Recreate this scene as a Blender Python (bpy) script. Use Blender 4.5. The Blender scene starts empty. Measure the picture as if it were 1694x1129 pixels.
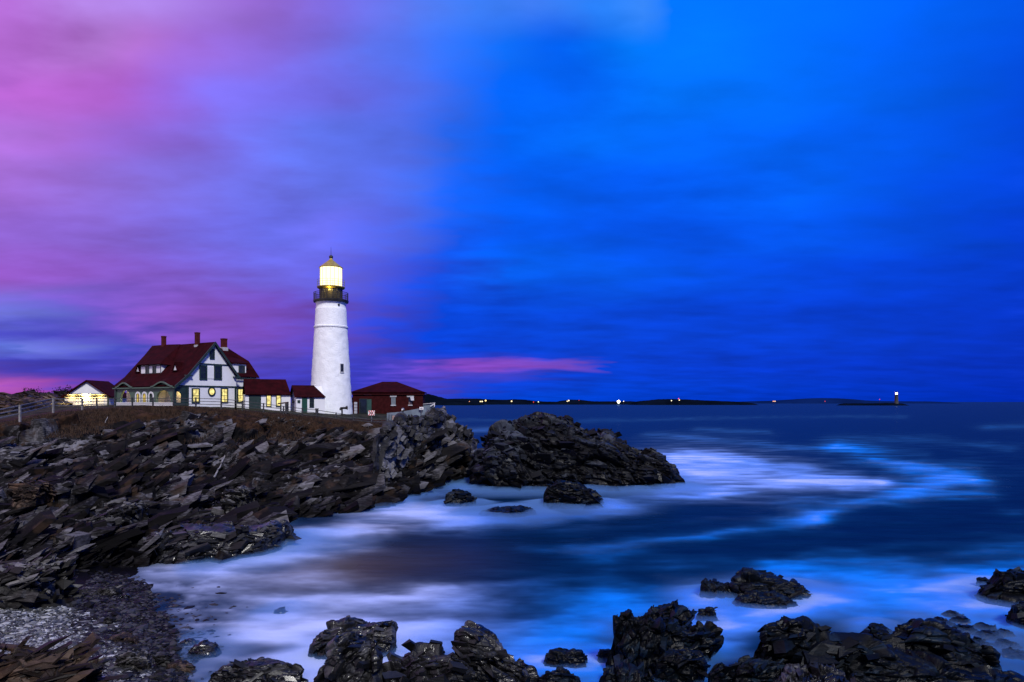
import bpy, math, random
import numpy as np
from mathutils import Vector

random.seed(7)
R = math.radians
sc = bpy.context.scene
COL = sc.collection

# ------------------------------------------------------------------ camera
F = 1129.0          # focal length in photo pixels (photo 1694 x 1129)
CAMZ = 11.0
HOR = 665.0
cam_d = bpy.data.cameras.new('camera')
cam_d.sensor_width = 36.0
cam_d.lens = 36.0 * F / 1694.0
cam_d.shift_y = (HOR - 564.5) / 1694.0
cam_d.clip_start = 0.1
cam_d.clip_end = 40000.0
cam = bpy.data.objects.new('camera', cam_d)
COL.objects.link(cam)
cam.location = (0, 0, CAMZ)
cam.rotation_euler = (R(90), 0, 0)
sc.camera = cam


def srgb(r, g, b):
    def f(c):
        c = c / 255.0
        return c / 12.92 if c <= 0.04045 else ((c + 0.055) / 1.055) ** 2.4
    return (f(r), f(g), f(b), 1.0)


# ------------------------------------------------------------------ world (dusk sky)
world = bpy.data.worlds.new("World")
sc.world = world
world.use_nodes = True
nt = world.node_tree
nt.nodes.clear()


def N(tree, typ, **kw):
    n = tree.nodes.new(typ)
    for k, v in kw.items():
        setattr(n, k, v)
    return n


def M(tree, op, a, b=None, c=None, clamp=False):
    n = tree.nodes.new('ShaderNodeMath')
    n.operation = op
    n.use_clamp = clamp
    for i, s in enumerate((a, b, c)):
        if s is None:
            continue
        if isinstance(s, (int, float)):
            n.inputs[i].default_value = s
        else:
            tree.links.new(s, n.inputs[i])
    return n.outputs[0]


SKY_ROWS = [   # (photo row, [(photo column, colour)])
    (662, [(-300, (200, 80, 175)), (0, (178, 72, 178)), (90, (140, 60, 172)), (180, (84, 58, 172)), (450, (66, 58, 180)), (600, (64, 60, 190)),
           (700, (62, 64, 200)), (770, (10, 66, 212)), (900, (0, 68, 214)), (1200, (0, 58, 206)), (1500, (0, 52, 196)), (1694, (0, 44, 184))]),
    (636, [(-300, (200, 80, 185)), (0, (184, 80, 186)), (60, (160, 66, 178)), (140, (112, 58, 174)), (220, (66, 56, 176)), (450, (64, 56, 182)), (600, (60, 58, 192)),
           (690, (84, 62, 200)), (760, (46, 62, 206)), (840, (10, 64, 212)), (1000, (0, 66, 215)), (1300, (0, 58, 206)), (1694, (0, 46, 186))]),
    (619, [(-300, (150, 70, 180)), (0, (110, 60, 178)), (80, (80, 54, 172)), (200, (64, 56, 176)), (320, (88, 62, 182)), (450, (76, 58, 184)), (600, (58, 58, 194)),
           (700, (98, 62, 200)), (790, (74, 62, 202)), (860, (58, 62, 204)), (900, (20, 64, 212)), (1000, (0, 64, 215)), (1300, (0, 58, 208)), (1694, (0, 47, 188))]),
    (609, [(-300, (130, 70, 180)), (0, (74, 56, 174)), (80, (62, 54, 172)), (200, (66, 58, 178)), (320, (92, 64, 182)), (450, (80, 60, 184)), (600, (58, 60, 196)),
           (680, (90, 62, 200)), (740, (134, 62, 196)), (840, (136, 64, 192)), (930, (118, 64, 194)), (980, (92, 62, 198)), (1012, (0, 64, 214)), (1300, (0, 58, 210)), (1694, (0, 48, 190))]),
    (598, [(-300, (130, 80, 190)), (0, (70, 60, 180)), (80, (64, 58, 178)), (200, (66, 60, 182)), (320, (96, 66, 184)), (450, (88, 62, 186)), (600, (60, 60, 196)),
           (680, (88, 62, 200)), (740, (130, 62, 196)), (840, (132, 64, 192)), (930, (112, 64, 196)), (965, (70, 62, 202)), (1000, (0, 64, 215)), (1300, (0, 59, 211)), (1694, (0, 48, 191))]),
    (590, [(-300, (125, 100, 210)), (0, (84, 86, 200)), (70, (92, 88, 202)), (140, (84, 80, 196)), (210, (70, 66, 188)), (330, (108, 68, 186)), (450, (100, 64, 187)), (560, (76, 62, 195)),
           (650, (52, 62, 204)), (730, (40, 63, 212)), (850, (28, 64, 214)), (950, (0, 65, 216)), (1300, (0, 60, 212)), (1694, (0, 49, 192))]),
    (578, [(-300, (120, 110, 220)), (0, (96, 106, 218)), (70, (116, 114, 220)), (140, (100, 96, 210)), (210, (74, 72, 194)), (330, (118, 70, 188)), (450, (112, 66, 188)), (560, (84, 62, 194)),
           (650, (46, 62, 206)), (730, (6, 64, 216)), (900, (0, 66, 217)), (1300, (0, 62, 214)), (1694, (0, 50, 194))]),
    (552, [(-300, (100, 80, 200)), (0, (78, 72, 192)), (90, (74, 66, 190)), (200, (98, 68, 190)), (330, (132, 72, 188)), (450, (122, 66, 186)), (560, (96, 64, 194)),
           (650, (44, 64, 210)), (730, (0, 66, 220)), (900, (0, 70, 221)), (1300, (0, 64, 216)), (1694, (0, 52, 200))]),
    (522, [(-300, (140, 120, 225)), (0, (114, 108, 220)), (70, (108, 98, 216)), (160, (112, 78, 198)), (300, (140, 74, 190)), (450, (122, 68, 188)), (560, (96, 70, 200)),
           (650, (52, 68, 214)), (730, (0, 70, 224)), (900, (0, 72, 224)), (1300, (0, 64, 217)), (1694, (0, 54, 204))]),
    (450, [(-300, (170, 90, 205)), (0, (154, 80, 198)), (150, (145, 82, 200)), (300, (130, 86, 206)), (420, (116, 90, 214)), (540, (106, 92, 222)), (640, (74, 80, 224)),
           (720, (22, 78, 232)), (850, (0, 96, 246)), (1000, (0, 92, 244)), (1200, (0, 80, 236)), (1400, (0, 70, 226)), (1694, (0, 60, 212))]),
    (390, [(-300, (170, 100, 215)), (0, (150, 92, 208)), (150, (140, 92, 208)), (300, (122, 96, 218)), (450, (108, 102, 232)), (560, (110, 102, 236)), (680, (72, 96, 236)),
           (760, (16, 88, 240)), (860, (0, 90, 244)), (1100, (0, 84, 240)), (1350, (0, 88, 244)), (1694, (0, 62, 216))]),
    (310, [(-300, (190, 115, 228)), (0, (174, 106, 222)), (100, (160, 106, 222)), (250, (138, 106, 226)), (400, (116, 106, 232)), (500, (106, 110, 240)), (620, (94, 106, 240)), (700, (72, 106, 242)),
           (780, (20, 98, 246)), (860, (0, 94, 247)), (1050, (0, 92, 248)), (1350, (0, 98, 252)), (1550, (0, 78, 234)), (1694, (0, 70, 226))]),
    (230, [(-300, (195, 115, 222)), (0, (182, 106, 217)), (100, (178, 100, 213)), (230, (148, 92, 208)), (400, (122, 104, 230)), (500, (104, 110, 238)), (650, (86, 106, 238)), (740, (36, 102, 242)),
           (830, (0, 100, 250)), (1000, (0, 110, 255)), (1300, (0, 100, 253)), (1500, (0, 92, 246)), (1694, (0, 74, 232))]),
    (150, [(-300, (200, 100, 205)), (0, (180, 88, 202)), (70, (190, 92, 206)), (180, (182, 90, 206)), (300, (152, 92, 214)), (400, (128, 100, 228)), (550, (112, 98, 226)), (690, (82, 106, 240)),
           (780, (40, 106, 246)), (850, (0, 102, 252)), (950, (0, 100, 251)), (1100, (0, 116, 255)), (1300, (0, 110, 255)), (1500, (0, 96, 248)), (1694, (0, 78, 232))]),
    (80, [(-300, (195, 105, 210)), (0, (184, 96, 206)), (110, (194, 118, 222)), (200, (194, 112, 220)), (310, (166, 100, 216)), (460, (138, 98, 220)), (600, (98, 112, 246)), (740, (58, 114, 252)),
          (840, (14, 112, 253)), (920, (0, 98, 250)), (1050, (0, 122, 255)), (1250, (0, 116, 255)), (1500, (0, 98, 251)), (1694, (0, 84, 236))]),
    (10, [(-300, (205, 120, 225)), (0, (190, 102, 216)), (120, (190, 128, 232)), (250, (184, 130, 236)), (390, (164, 104, 222)), (540, (132, 108, 240)), (690, (88, 120, 254)), (800, (60, 124, 255)),
          (880, (66, 124, 255)), (1000, (40, 130, 255)), (1080, (58, 134, 255)), (1130, (0, 118, 255)), (1400, (0, 106, 254)), (1694, (0, 88, 238))]),
    (-700, [(-300, (160, 125, 228)), (300, (150, 120, 235)), (850, (70, 120, 245)), (1694, (20, 105, 240))]),
]


def adj(c):      # lift of the violet part of the sky, read off the photograph
    k = min(1.0, max(0.0, (c[0] - 30) / 70.0))
    return (c[0], c[1] + 12 * k, min(255, c[2] + 10 * k))


SKY_ROWS = [(r_, [(p_, adj(c_)) for p_, c_ in st_]) for r_, st_ in SKY_ROWS]
GLOW = (215, 195, 228)       # western twilight behind the camera, on the left
BACKR = (60, 90, 200)

tc = N(nt, 'ShaderNodeTexCoord')
sep = N(nt, 'ShaderNodeSeparateXYZ')
nt.links.new(tc.outputs['Generated'], sep.inputs[0])
sx, sy, sz = sep.outputs
az = M(nt, 'ARCTAN2', sx, sy)
hyp = M(nt, 'SQRT', M(nt, 'ADD', M(nt, 'MULTIPLY', sx, sx), M(nt, 'MULTIPLY', sy, sy)))
tanel = M(nt, 'DIVIDE', sz, M(nt, 'MAXIMUM', hyp, 0.02))
ee = M(nt, 'DIVIDE', tanel, M(nt, 'MAXIMUM', M(nt, 'COSINE', az), 0.6))
# long-exposure clouds: noise drawn out sideways
hz = M(nt, 'ADD', M(nt, 'MAXIMUM', sz, 0.0), 0.13)
cv = N(nt, 'ShaderNodeCombineXYZ')
nt.links.new(M(nt, 'DIVIDE', M(nt, 'ADD', sx, M(nt, 'MULTIPLY', sy, 0.25)), M(nt, 'MULTIPLY', hz, 1.5)), cv.inputs[0])
nt.links.new(M(nt, 'DIVIDE', sy, hz), cv.inputs[1])
n1 = N(nt, 'ShaderNodeTexNoise')
n1.inputs['Scale'].default_value = 2.3
n1.inputs['Detail'].default_value = 4.0
n1.inputs['Roughness'].default_value = 0.45
nt.links.new(cv.outputs[0], n1.inputs['Vector'])
cv2 = N(nt, 'ShaderNodeCombineXYZ')
nt.links.new(M(nt, 'DIVIDE', sx, M(nt, 'MULTIPLY', hz, 1.5)), cv2.inputs[0])
nt.links.new(M(nt, 'DIVIDE', sy, hz), cv2.inputs[1])
cv2.inputs[2].default_value = 4.7
n2 = N(nt, 'ShaderNodeTexNoise')
n2.inputs['Scale'].default_value = 4.6
n2.inputs['Detail'].default_value = 4.0
n2.inputs['Roughness'].default_value = 0.5
nt.links.new(cv2.outputs[0], n2.inputs['Vector'])
w1 = M(nt, 'SUBTRACT', n1.outputs[0], 0.5)
w2 = M(nt, 'SUBTRACT', n2.outputs[0], 0.5)
eew = M(nt, 'ADD', ee, M(nt, 'MULTIPLY', M(nt, 'MULTIPLY', w1, 0.09), M(nt, 'MINIMUM', M(nt, 'ADD', M(nt, 'MULTIPLY', M(nt, 'MAXIMUM', ee, 0.0), 3.0), 0.12), 1.0)))
azw = M(nt, 'ADD', az, M(nt, 'ADD', M(nt, 'MULTIPLY', w1, 0.10), M(nt, 'MULTIPLY', w2, 0.16)))
facx = M(nt, 'ADD', M(nt, 'DIVIDE', azw, 2 * math.pi), 0.5)


def px_fac(px):
    return math.atan((px - 847.0) / F) / (2 * math.pi) + 0.5


prev = None
prev_e = None
for row, stops in SKY_ROWS:
    rp = N(nt, 'ShaderNodeValToRGB')
    cr = rp.color_ramp
    cr.interpolation = 'EASE' if False else 'LINEAR'
    allst = [(0.0, BACKR), (0.10, GLOW), (0.24, GLOW)] + [(px_fac(p), c) for p, c in stops] + [(0.80, BACKR), (1.0, BACKR)]
    cr.elements[0].position = allst[0][0]
    cr.elements[0].color = srgb(*allst[0][1])
    cr.elements[1].position = 1.0
    cr.elements[1].color = srgb(*allst[-1][1])
    for p, c in allst[1:-1]:
        e = cr.elements.new(p)
        e.color = srgb(*c)
    nt.links.new(facx, rp.inputs[0])
    e_row = (HOR - row) / F
    if prev is None:
        prev = rp.outputs[0]
    else:
        mr = N(nt, 'ShaderNodeMapRange')
        mr.interpolation_type = 'SMOOTHSTEP'
        mr.inputs['From Min'].default_value = prev_e
        mr.inputs['From Max'].default_value = e_row
        nt.links.new(eew, mr.inputs['Value'])
        mx = N(nt, 'ShaderNodeMix', data_type='RGBA')
        nt.links.new(mr.outputs[0], mx.inputs[0])
        nt.links.new(prev, mx.inputs[6])
        nt.links.new(rp.outputs[0], mx.inputs[7])
        prev = mx.outputs[2]
    prev_e = e_row
# brightness of the smeared cloud streaks
br = M(nt, 'ADD', 0.94, M(nt, 'ADD', M(nt, 'MULTIPLY', w1, 0.50), M(nt, 'MULTIPLY', w2, 0.75)))
vm = N(nt, 'ShaderNodeVectorMath', operation='SCALE')
nt.links.new(prev, vm.inputs[0])
nt.links.new(br, vm.inputs['Scale'])
bg1 = N(nt, 'ShaderNodeBackground')
nt.links.new(vm.outputs[0], bg1.inputs['Color'])
bg1.inputs['Strength'].default_value = 1.0
SUN_AZ = R(158)       # compass-like angle from +Y: behind the camera, a little to the right
SUN_EL = R(44)
sky = N(nt, 'ShaderNodeTexSky', sky_type='NISHITA')
sky.sun_disc = False
sky.sun_elevation = R(1.0)
sky.sun_rotation = SUN_AZ
bg2 = N(nt, 'ShaderNodeBackground')
nt.links.new(sky.outputs[0], bg2.inputs['Color'])
bg2.inputs['Strength'].default_value = 0.002
add = N(nt, 'ShaderNodeAddShader')
nt.links.new(bg1.outputs[0], add.inputs[0])
nt.links.new(bg2.outputs[0], add.inputs[1])
wo = N(nt, 'ShaderNodeOutputWorld')
nt.links.new(add.outputs[0], wo.inputs['Surface'])

# ------------------------------------------------------------------ key light: afterglow low behind the camera
sun_d = bpy.data.lights.new('sun', 'SUN')
sun_d.energy = 3.0
sun_d.angle = R(9)
sun_d.color = (1.0, 0.975, 0.93)
sun = bpy.data.objects.new('sun', sun_d)
COL.objects.link(sun)
sun_from = Vector((math.sin(SUN_AZ) * math.cos(SUN_EL), math.cos(SUN_AZ) * math.cos(SUN_EL), math.sin(SUN_EL)))
sun.rotation_euler = (-sun_from).to_track_quat('-Z', 'Y').to_euler()
sun.location = sun_from * 200

sc.view_settings.view_transform = 'Standard'
sc.view_settings.look = 'None'
sc.view_settings.exposure = 0.0
sc.view_settings.gamma = 1.0
sc.render.engine = 'CYCLES'
sc.cycles.use_denoising = True
sc.cycles.max_bounces = 6
sc.cycles.diffuse_bounces = 3
sc.cycles.glossy_bounces = 3
sc.cycles.transparent_max_bounces = 8
sc.cycles.volume_bounces = 1
sc.cycles.sample_clamp_indirect = 6.0
sc.cycles.caustics_reflective = False
sc.cycles.caustics_refractive = False


# ------------------------------------------------------------------ projection helpers (photo pixel -> place)
def X(px, Y):
    return (px - 847.0) / F * Y


def Z(py, Y):
    return CAMZ - (py - HOR) / F * Y


def at(px, py, Y):
    return Vector((X(px, Y), Y, Z(py, Y)))


def ysea(py):
    return CAMZ * F / (py - HOR)


# ------------------------------------------------------------------ object helpers
class MB:
    """collects faces for one mesh object (world coordinates)"""
    def __init__(s):
        s.v = []
        s.f = []

    def poly(s, pts):
        i = len(s.v)
        s.v += [tuple(p) for p in pts]
        s.f.append(tuple(range(i, i + len(pts))))

    def hexa(s, p):   # 8 points: bottom 0-3, top 4-7
        i = len(s.v)
        s.v += [tuple(q) for q in p]
        for a in ((3, 2, 1, 0), (4, 5, 6, 7), (0, 1, 5, 4), (1, 2, 6, 5), (2, 3, 7, 6), (3, 0, 4, 7)):
            s.f.append(tuple(i + k for k in a))
        return s

    def box(s, fr, a0, a1, b0, b1, c0, c1):
        P = [(a0, b0, c0), (a1, b0, c0), (a1, b1, c0), (a0, b1, c0), (a0, b0, c1), (a1, b0, c1), (a1, b1, c1), (a0, b1, c1)]
        return s.hexa([fr(*q) for q in P])

    def prism(s, pts, off):   # polygon extruded by vector
        off = Vector(off)
        n = len(pts)
        a = [Vector(p) for p in pts]
        b = [p + off for p in a]
        i = len(s.v)
        s.v += [tuple(p) for p in a + b]
        s.f.append(tuple(range(i, i + n)))
        s.f.append(tuple(range(i + 2 * n - 1, i + n - 1, -1)))
        for k in range(n):
            j = (k + 1) % n
            s.f.append((i + k, i + n + k, i + n + j, i + j))
        return s

    def tube(s, p0, p1, r0, r1=None, n=8, cap=True):
        r1 = r0 if r1 is None else r1
        p0, p1 = Vector(p0), Vector(p1)
        d = (p1 - p0).normalized()
        a = d.orthogonal().normalized()
        b = d.cross(a)
        i = len(s.v)
        for p, r in ((p0, r0), (p1, r1)):
            for k in range(n):
                t = 2 * math.pi * k / n
                s.v.append(tuple(p + (a * math.cos(t) + b * math.sin(t)) * r))
        for k in range(n):
            j = (k + 1) % n
            s.f.append((i + k, i + j, i + n + j, i + n + k))
        if cap:
            s.f.append(tuple(i + k for k in range(n - 1, -1, -1)))
            s.f.append(tuple(i + n + k for k in range(n)))
        return s

    def lathe(s, c, prof, n=48, close=True):   # prof: (radius, z)
        i = len(s.v)
        for r, z in prof:
            for k in range(n):
                t = 2 * math.pi * k / n
                s.v.append((c[0] + r * math.cos(t), c[1] + r * math.sin(t), z))
        for q in range(len(prof) - 1):
            for k in range(n):
                j = (k + 1) % n
                s.f.append((i + q * n + k, i + q * n + j, i + (q + 1) * n + j, i + (q + 1) * n + k))
        if close:
            s.f.append(tuple(i + k for k in range(n - 1, -1, -1)))
            m = i + (len(prof) - 1) * n
            s.f.append(tuple(m + k for k in range(n)))
        return s


def tag(o, label=None, cat=None, group=None, kind=None):
    if label:
        o['label'] = label
    if cat:
        o['category'] = cat
    if group:
        o['group'] = group
    if kind:
        o['kind'] = kind
    return o


def empty(name, loc):
    o = bpy.data.objects.new(name, None)
    o.empty_display_size = 0.3
    COL.objects.link(o)
    o.location = loc
    return o


def wloc(o):
    l = Vector(o.location)
    while o.parent:
        o = o.parent
        l += Vector(o.location)
    return l


def link_mesh(name, verts, faces, mat, parent=None, origin=None, smooth=False):
    me = bpy.data.meshes.new(name)
    if isinstance(verts, np.ndarray):
        V = verts
    else:
        V = np.array(verts, dtype=np.float64).reshape(-1, 3)
    if origin is None and parent is None:
        origin = Vector(((V[:, 0].min() + V[:, 0].max()) / 2, (V[:, 1].min() + V[:, 1].max()) / 2, V[:, 2].min()))
    base = wloc(parent) if parent else Vector((0, 0, 0))
    loc = Vector(origin) - base if origin is not None else Vector((0, 0, 0))
    tot = base + loc
    V = V - np.array(tot)
    if isinstance(faces, np.ndarray):
        nf, k = faces.shape
        me.vertices.add(len(V))
        me.vertices.foreach_set('co', V.astype(np.float32).ravel())
        me.loops.add(nf * k)
        me.loops.foreach_set('vertex_index', faces.astype(np.int32).ravel())
        me.polygons.add(nf)
        me.polygons.foreach_set('loop_start', np.arange(0, nf * k, k, dtype=np.int32))
        me.update(calc_edges=True)
    else:
        me.from_pydata([tuple(v) for v in V], [], faces)
        me.update()
    me.polygons.foreach_set('use_smooth', np.full(len(me.polygons), bool(smooth)))
    o = bpy.data.objects.new(name, me)
    COL.objects.link(o)
    o.location = loc
    if parent:
        o.parent = parent
    if mat:
        me.materials.append(mat)
    return o


def obj(name, mb, mat, parent=None, origin=None, smooth=False):
    return link_mesh(name, mb.v, mb.f, mat, parent, origin, smooth)


def smooth_by_angle(o, ang=35):
    import bmesh
    bm = bmesh.new()
    bm.from_mesh(o.data)
    for f in bm.faces:
        f.smooth = True
    for e in bm.edges:
        if len(e.link_faces) == 2 and e.calc_face_angle(0) > R(ang):
            e.smooth = False
    bm.to_mesh(o.data)
    bm.free()
    return o


# ------------------------------------------------------------------ numpy noise
def hsh(ix, iy, iz, seed):
    h = (ix.astype(np.uint32) * np.uint32(374761393) + iy.astype(np.uint32) * np.uint32(668265263)
         + iz.astype(np.uint32) * np.uint32(2147483647) + np.uint32((seed * 974711 + 12345) & 0xffffffff))
    h = (h ^ (h >> np.uint32(13))) * np.uint32(1274126177)
    h = (h ^ (h >> np.uint32(16))) * np.uint32(2246822519)
    h = h ^ (h >> np.uint32(15))
    return h


def vnoise(p, seed=0):
    i = np.floor(p).astype(np.int32)
    f = (p - i).astype(np.float32)
    f = f * f * (3 - 2 * f)
    out = 0
    for dx in (0, 1):
        wx = f[:, 0] if dx else 1 - f[:, 0]
        for dy in (0, 1):
            wy = f[:, 1] if dy else 1 - f[:, 1]
            for dz in (0, 1):
                wz = f[:, 2] if dz else 1 - f[:, 2]
                h = hsh(i[:, 0] + dx, i[:, 1] + dy, i[:, 2] + dz, seed).astype(np.float32) / np.float32(4294967295.0)
                out = out + wx * wy * wz * h
    return out


def fbm(p, seed=0, octv=4, gain=0.5):
    a, s, t = 1.0, 0.0, 0.0
    for o in range(octv):
        s = s + a * (vnoise(p * (2.03 ** o) + o * 17.3, seed + o) - 0.5)
        t += a
        a *= gain
    return s / t * 2


def vor(p, seed=0):
    """Voronoi: F1, F2, cell random (uint32), offset to the cell centre"""
    n = len(p)
    F1 = np.full(n, 9.0, np.float32)
    F2 = np.full(n, 9.0, np.float32)
    H = np.zeros(n, np.uint32)
    REL = np.zeros((n, 3), np.float32)
    CH = 150000
    for s0 in range(0, n, CH):
        q = p[s0:s0 + CH].astype(np.float32)
        i = np.floor(q).astype(np.int32)
        f = q - i
        f1 = np.full(len(q), 9.0, np.float32)
        f2 = f1.copy()
        hh = np.zeros(len(q), np.uint32)
        rel = np.zeros((len(q), 3), np.float32)
        for dx in (-1, 0, 1):
            for dy in (-1, 0, 1):
                for dz in (-1, 0, 1):
                    h = hsh(i[:, 0] + dx, i[:, 1] + dy, i[:, 2] + dz, seed)
                    rx = dx + 0.12 + 0.76 * ((h & np.uint32(1023)).astype(np.float32) / 1023) - f[:, 0]
                    ry = dy + 0.12 + 0.76 * (((h >> np.uint32(10)) & np.uint32(1023)).astype(np.float32) / 1023) - f[:, 1]
                    rz = dz + 0.12 + 0.76 * (((h >> np.uint32(20)) & np.uint32(1023)).astype(np.float32) / 1023) - f[:, 2]
                    d = rx * rx + ry * ry + rz * rz
                    c = d < f1
                    f2 = np.where(c, f1, np.minimum(f2, d))
                    f1 = np.where(c, d, f1)
                    hh = np.where(c, h, hh)
                    rel[c, 0] = rx[c]
                    rel[c, 1] = ry[c]
                    rel[c, 2] = rz[c]
        F1[s0:s0 + CH] = np.sqrt(f1)
        F2[s0:s0 + CH] = np.sqrt(f2)
        H[s0:s0 + CH] = hh
        REL[s0:s0 + CH] = rel
    return F1, F2, H, REL


def rnd(h, k):
    h = (h ^ np.uint32((k * 2654435761) & 0xffffffff)) * np.uint32(2246822519)
    h = h ^ (h >> np.uint32(13))
    h = h * np.uint32(3266489917)
    h = h ^ (h >> np.uint32(16))
    return h.astype(np.float32) / np.float32(4294967295.0)


def blur2(a, n):
    for _ in range(n):
        q = np.pad(a, 1, mode='edge')
        a = (q[:-2, 1:-1] + 2 * q[1:-1, 1:-1] + q[2:, 1:-1]) / 4
        q = np.pad(a, 1, mode='edge')
        a = (q[1:-1, :-2] + 2 * q[1:-1, 1:-1] + q[1:-1, 2:]) / 4
    return a


def strata_frame(dip_dir, dip):
    """rows: along strike, down the dip, across the beds"""
    s = np.array([math.cos(dip_dir), math.sin(dip_dir), 0.0])
    dvec = np.array([-math.sin(dip_dir) * math.cos(dip), math.cos(dip_dir) * math.cos(dip), -math.sin(dip)])
    nvec = np.cross(s, dvec)
    return np.stack([s, dvec, nvec])


def rock_disp(p, fr, octs, seed):
    """fractured bedded rock: blocky Voronoi steps, tilted facets and open cracks"""
    q0 = p @ fr.T
    # wander of the beds
    w = np.stack([fbm(p * 0.25, seed + 50, 3), fbm(p * 0.25 + 31.7, seed + 60, 3), fbm(p * 0.25 + 77.1, seed + 70, 3)], 1)
    d = np.zeros(len(p), np.float32)
    tone = np.zeros(len(p), np.float32)
    for k, (size, amp, asp) in enumerate(octs):
        q = (q0 + w * size * 0.35) / (size * np.array(asp))
        f1, f2, h, rel = vor(q, seed + k * 7)
        blk = (rnd(h, 1) - 0.5) * 1.2
        tilt = rel[:, 0] * (rnd(h, 2) - 0.5) * 2.0 + rel[:, 1] * (rnd(h, 3) - 0.5) * 2.0 + rel[:, 2] * (rnd(h, 4) - 0.35) * 2.2
        crack = -np.exp(-((f2 - f1) / 0.07) ** 2) * 0.45
        d += amp * (blk + tilt + crack)
        tone += (0.2, 0.35, 0.3, 0.15)[min(k, 3)] * rnd(h, 9)
    return d, tone / max(0.2, sum((0.2, 0.35, 0.3, 0.15)[:len(octs)]))


# ------------------------------------------------------------------ materials
def mat_new(name):
    m = bpy.data.materials.new(name)
    m.use_nodes = True
    t = m.node_tree
    b = t.nodes['Principled BSDF']
    return m, t, b


def mixc(t, fac, a, b):
    n = t.nodes.new('ShaderNodeMix')
    n.data_type = 'RGBA'
    for idx, s in ((0, fac), (6, a), (7, b)):
        if isinstance(s, (int, float)):
            n.inputs[idx].default_value = s
        elif isinstance(s, tuple):
            n.inputs[idx].default_value = s if len(s) == 4 else (*s, 1)
        else:
            t.links.new(s, n.inputs[idx])
    return n.outputs[2]


def noise(t, vec, scale, detail=4, rough=0.55):
    n = t.nodes.new('ShaderNodeTexNoise')
    n.inputs['Scale'].default_value = scale
    n.inputs['Detail'].default_value = detail
    n.inputs['Roughness'].default_value = rough
    t.links.new(vec, n.inputs['Vector'])
    return n.outputs[0]


def ramp(t, fac, stops):
    n = t.nodes.new('ShaderNodeMapRange')
    n.interpolation_type = 'SMOOTHSTEP'
    n.inputs['From Min'].default_value = stops[0]
    n.inputs['From Max'].default_value = stops[1]
    t.links.new(fac, n.inputs['Value'])
    return n.outputs[0]


def world_pos(t):
    g = t.nodes.new('ShaderNodeNewGeometry')
    return g.outputs['Position']


def bump(t, b, h, strength, dist):
    n = t.nodes.new('ShaderNodeBump')
    n.inputs['Strength'].default_value = strength
    n.inputs['Distance'].default_value = dist
    t.links.new(h, n.inputs['Height'])
    t.links.new(n.outputs[0], b.inputs['Normal'])


def paint(name, col, rough=0.6, var=0.15, scale=2.0, bmp=0.0, spec=0.4, metal=0.0):
    m, t, b = mat_new(name)
    p = world_pos(t)
    n = noise(t, p, scale, 5)
    c = mixc(t, ramp(t, n, (0.3, 0.7)), tuple(c * (1 - var) for c in col), tuple(min(1, c * (1 + var)) for c in col))
    t.links.new(c, b.inputs['Base Color'])
    b.inputs['Roughness'].default_value = rough
    b.inputs['Specular IOR Level'].default_value = spec
    b.inputs['Metallic'].default_value = metal
    if bmp:
        bump(t, b, noise(t, p, scale * 4, 4), 0.6, bmp)
    return m


def emit(name, col, strength, base=(0.02, 0.02, 0.02), var=0.0, scale=3.0):
    m, t, b = mat_new(name)
    b.inputs['Base Color'].default_value = (*base, 1)
    b.inputs['Emission Color'].default_value = (*col, 1)
    b.inputs['Emission Strength'].default_value = strength
    b.inputs['Roughness'].default_value = 0.3
    if var:
        p = world_pos(t)
        n = noise(t, p, scale, 3)
        c = mixc(t, ramp(t, n, (0.35, 0.7)), tuple(c * (1 - var) for c in col), col)
        t.links.new(c, b.inputs['Emission Color'])
    return m


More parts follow.
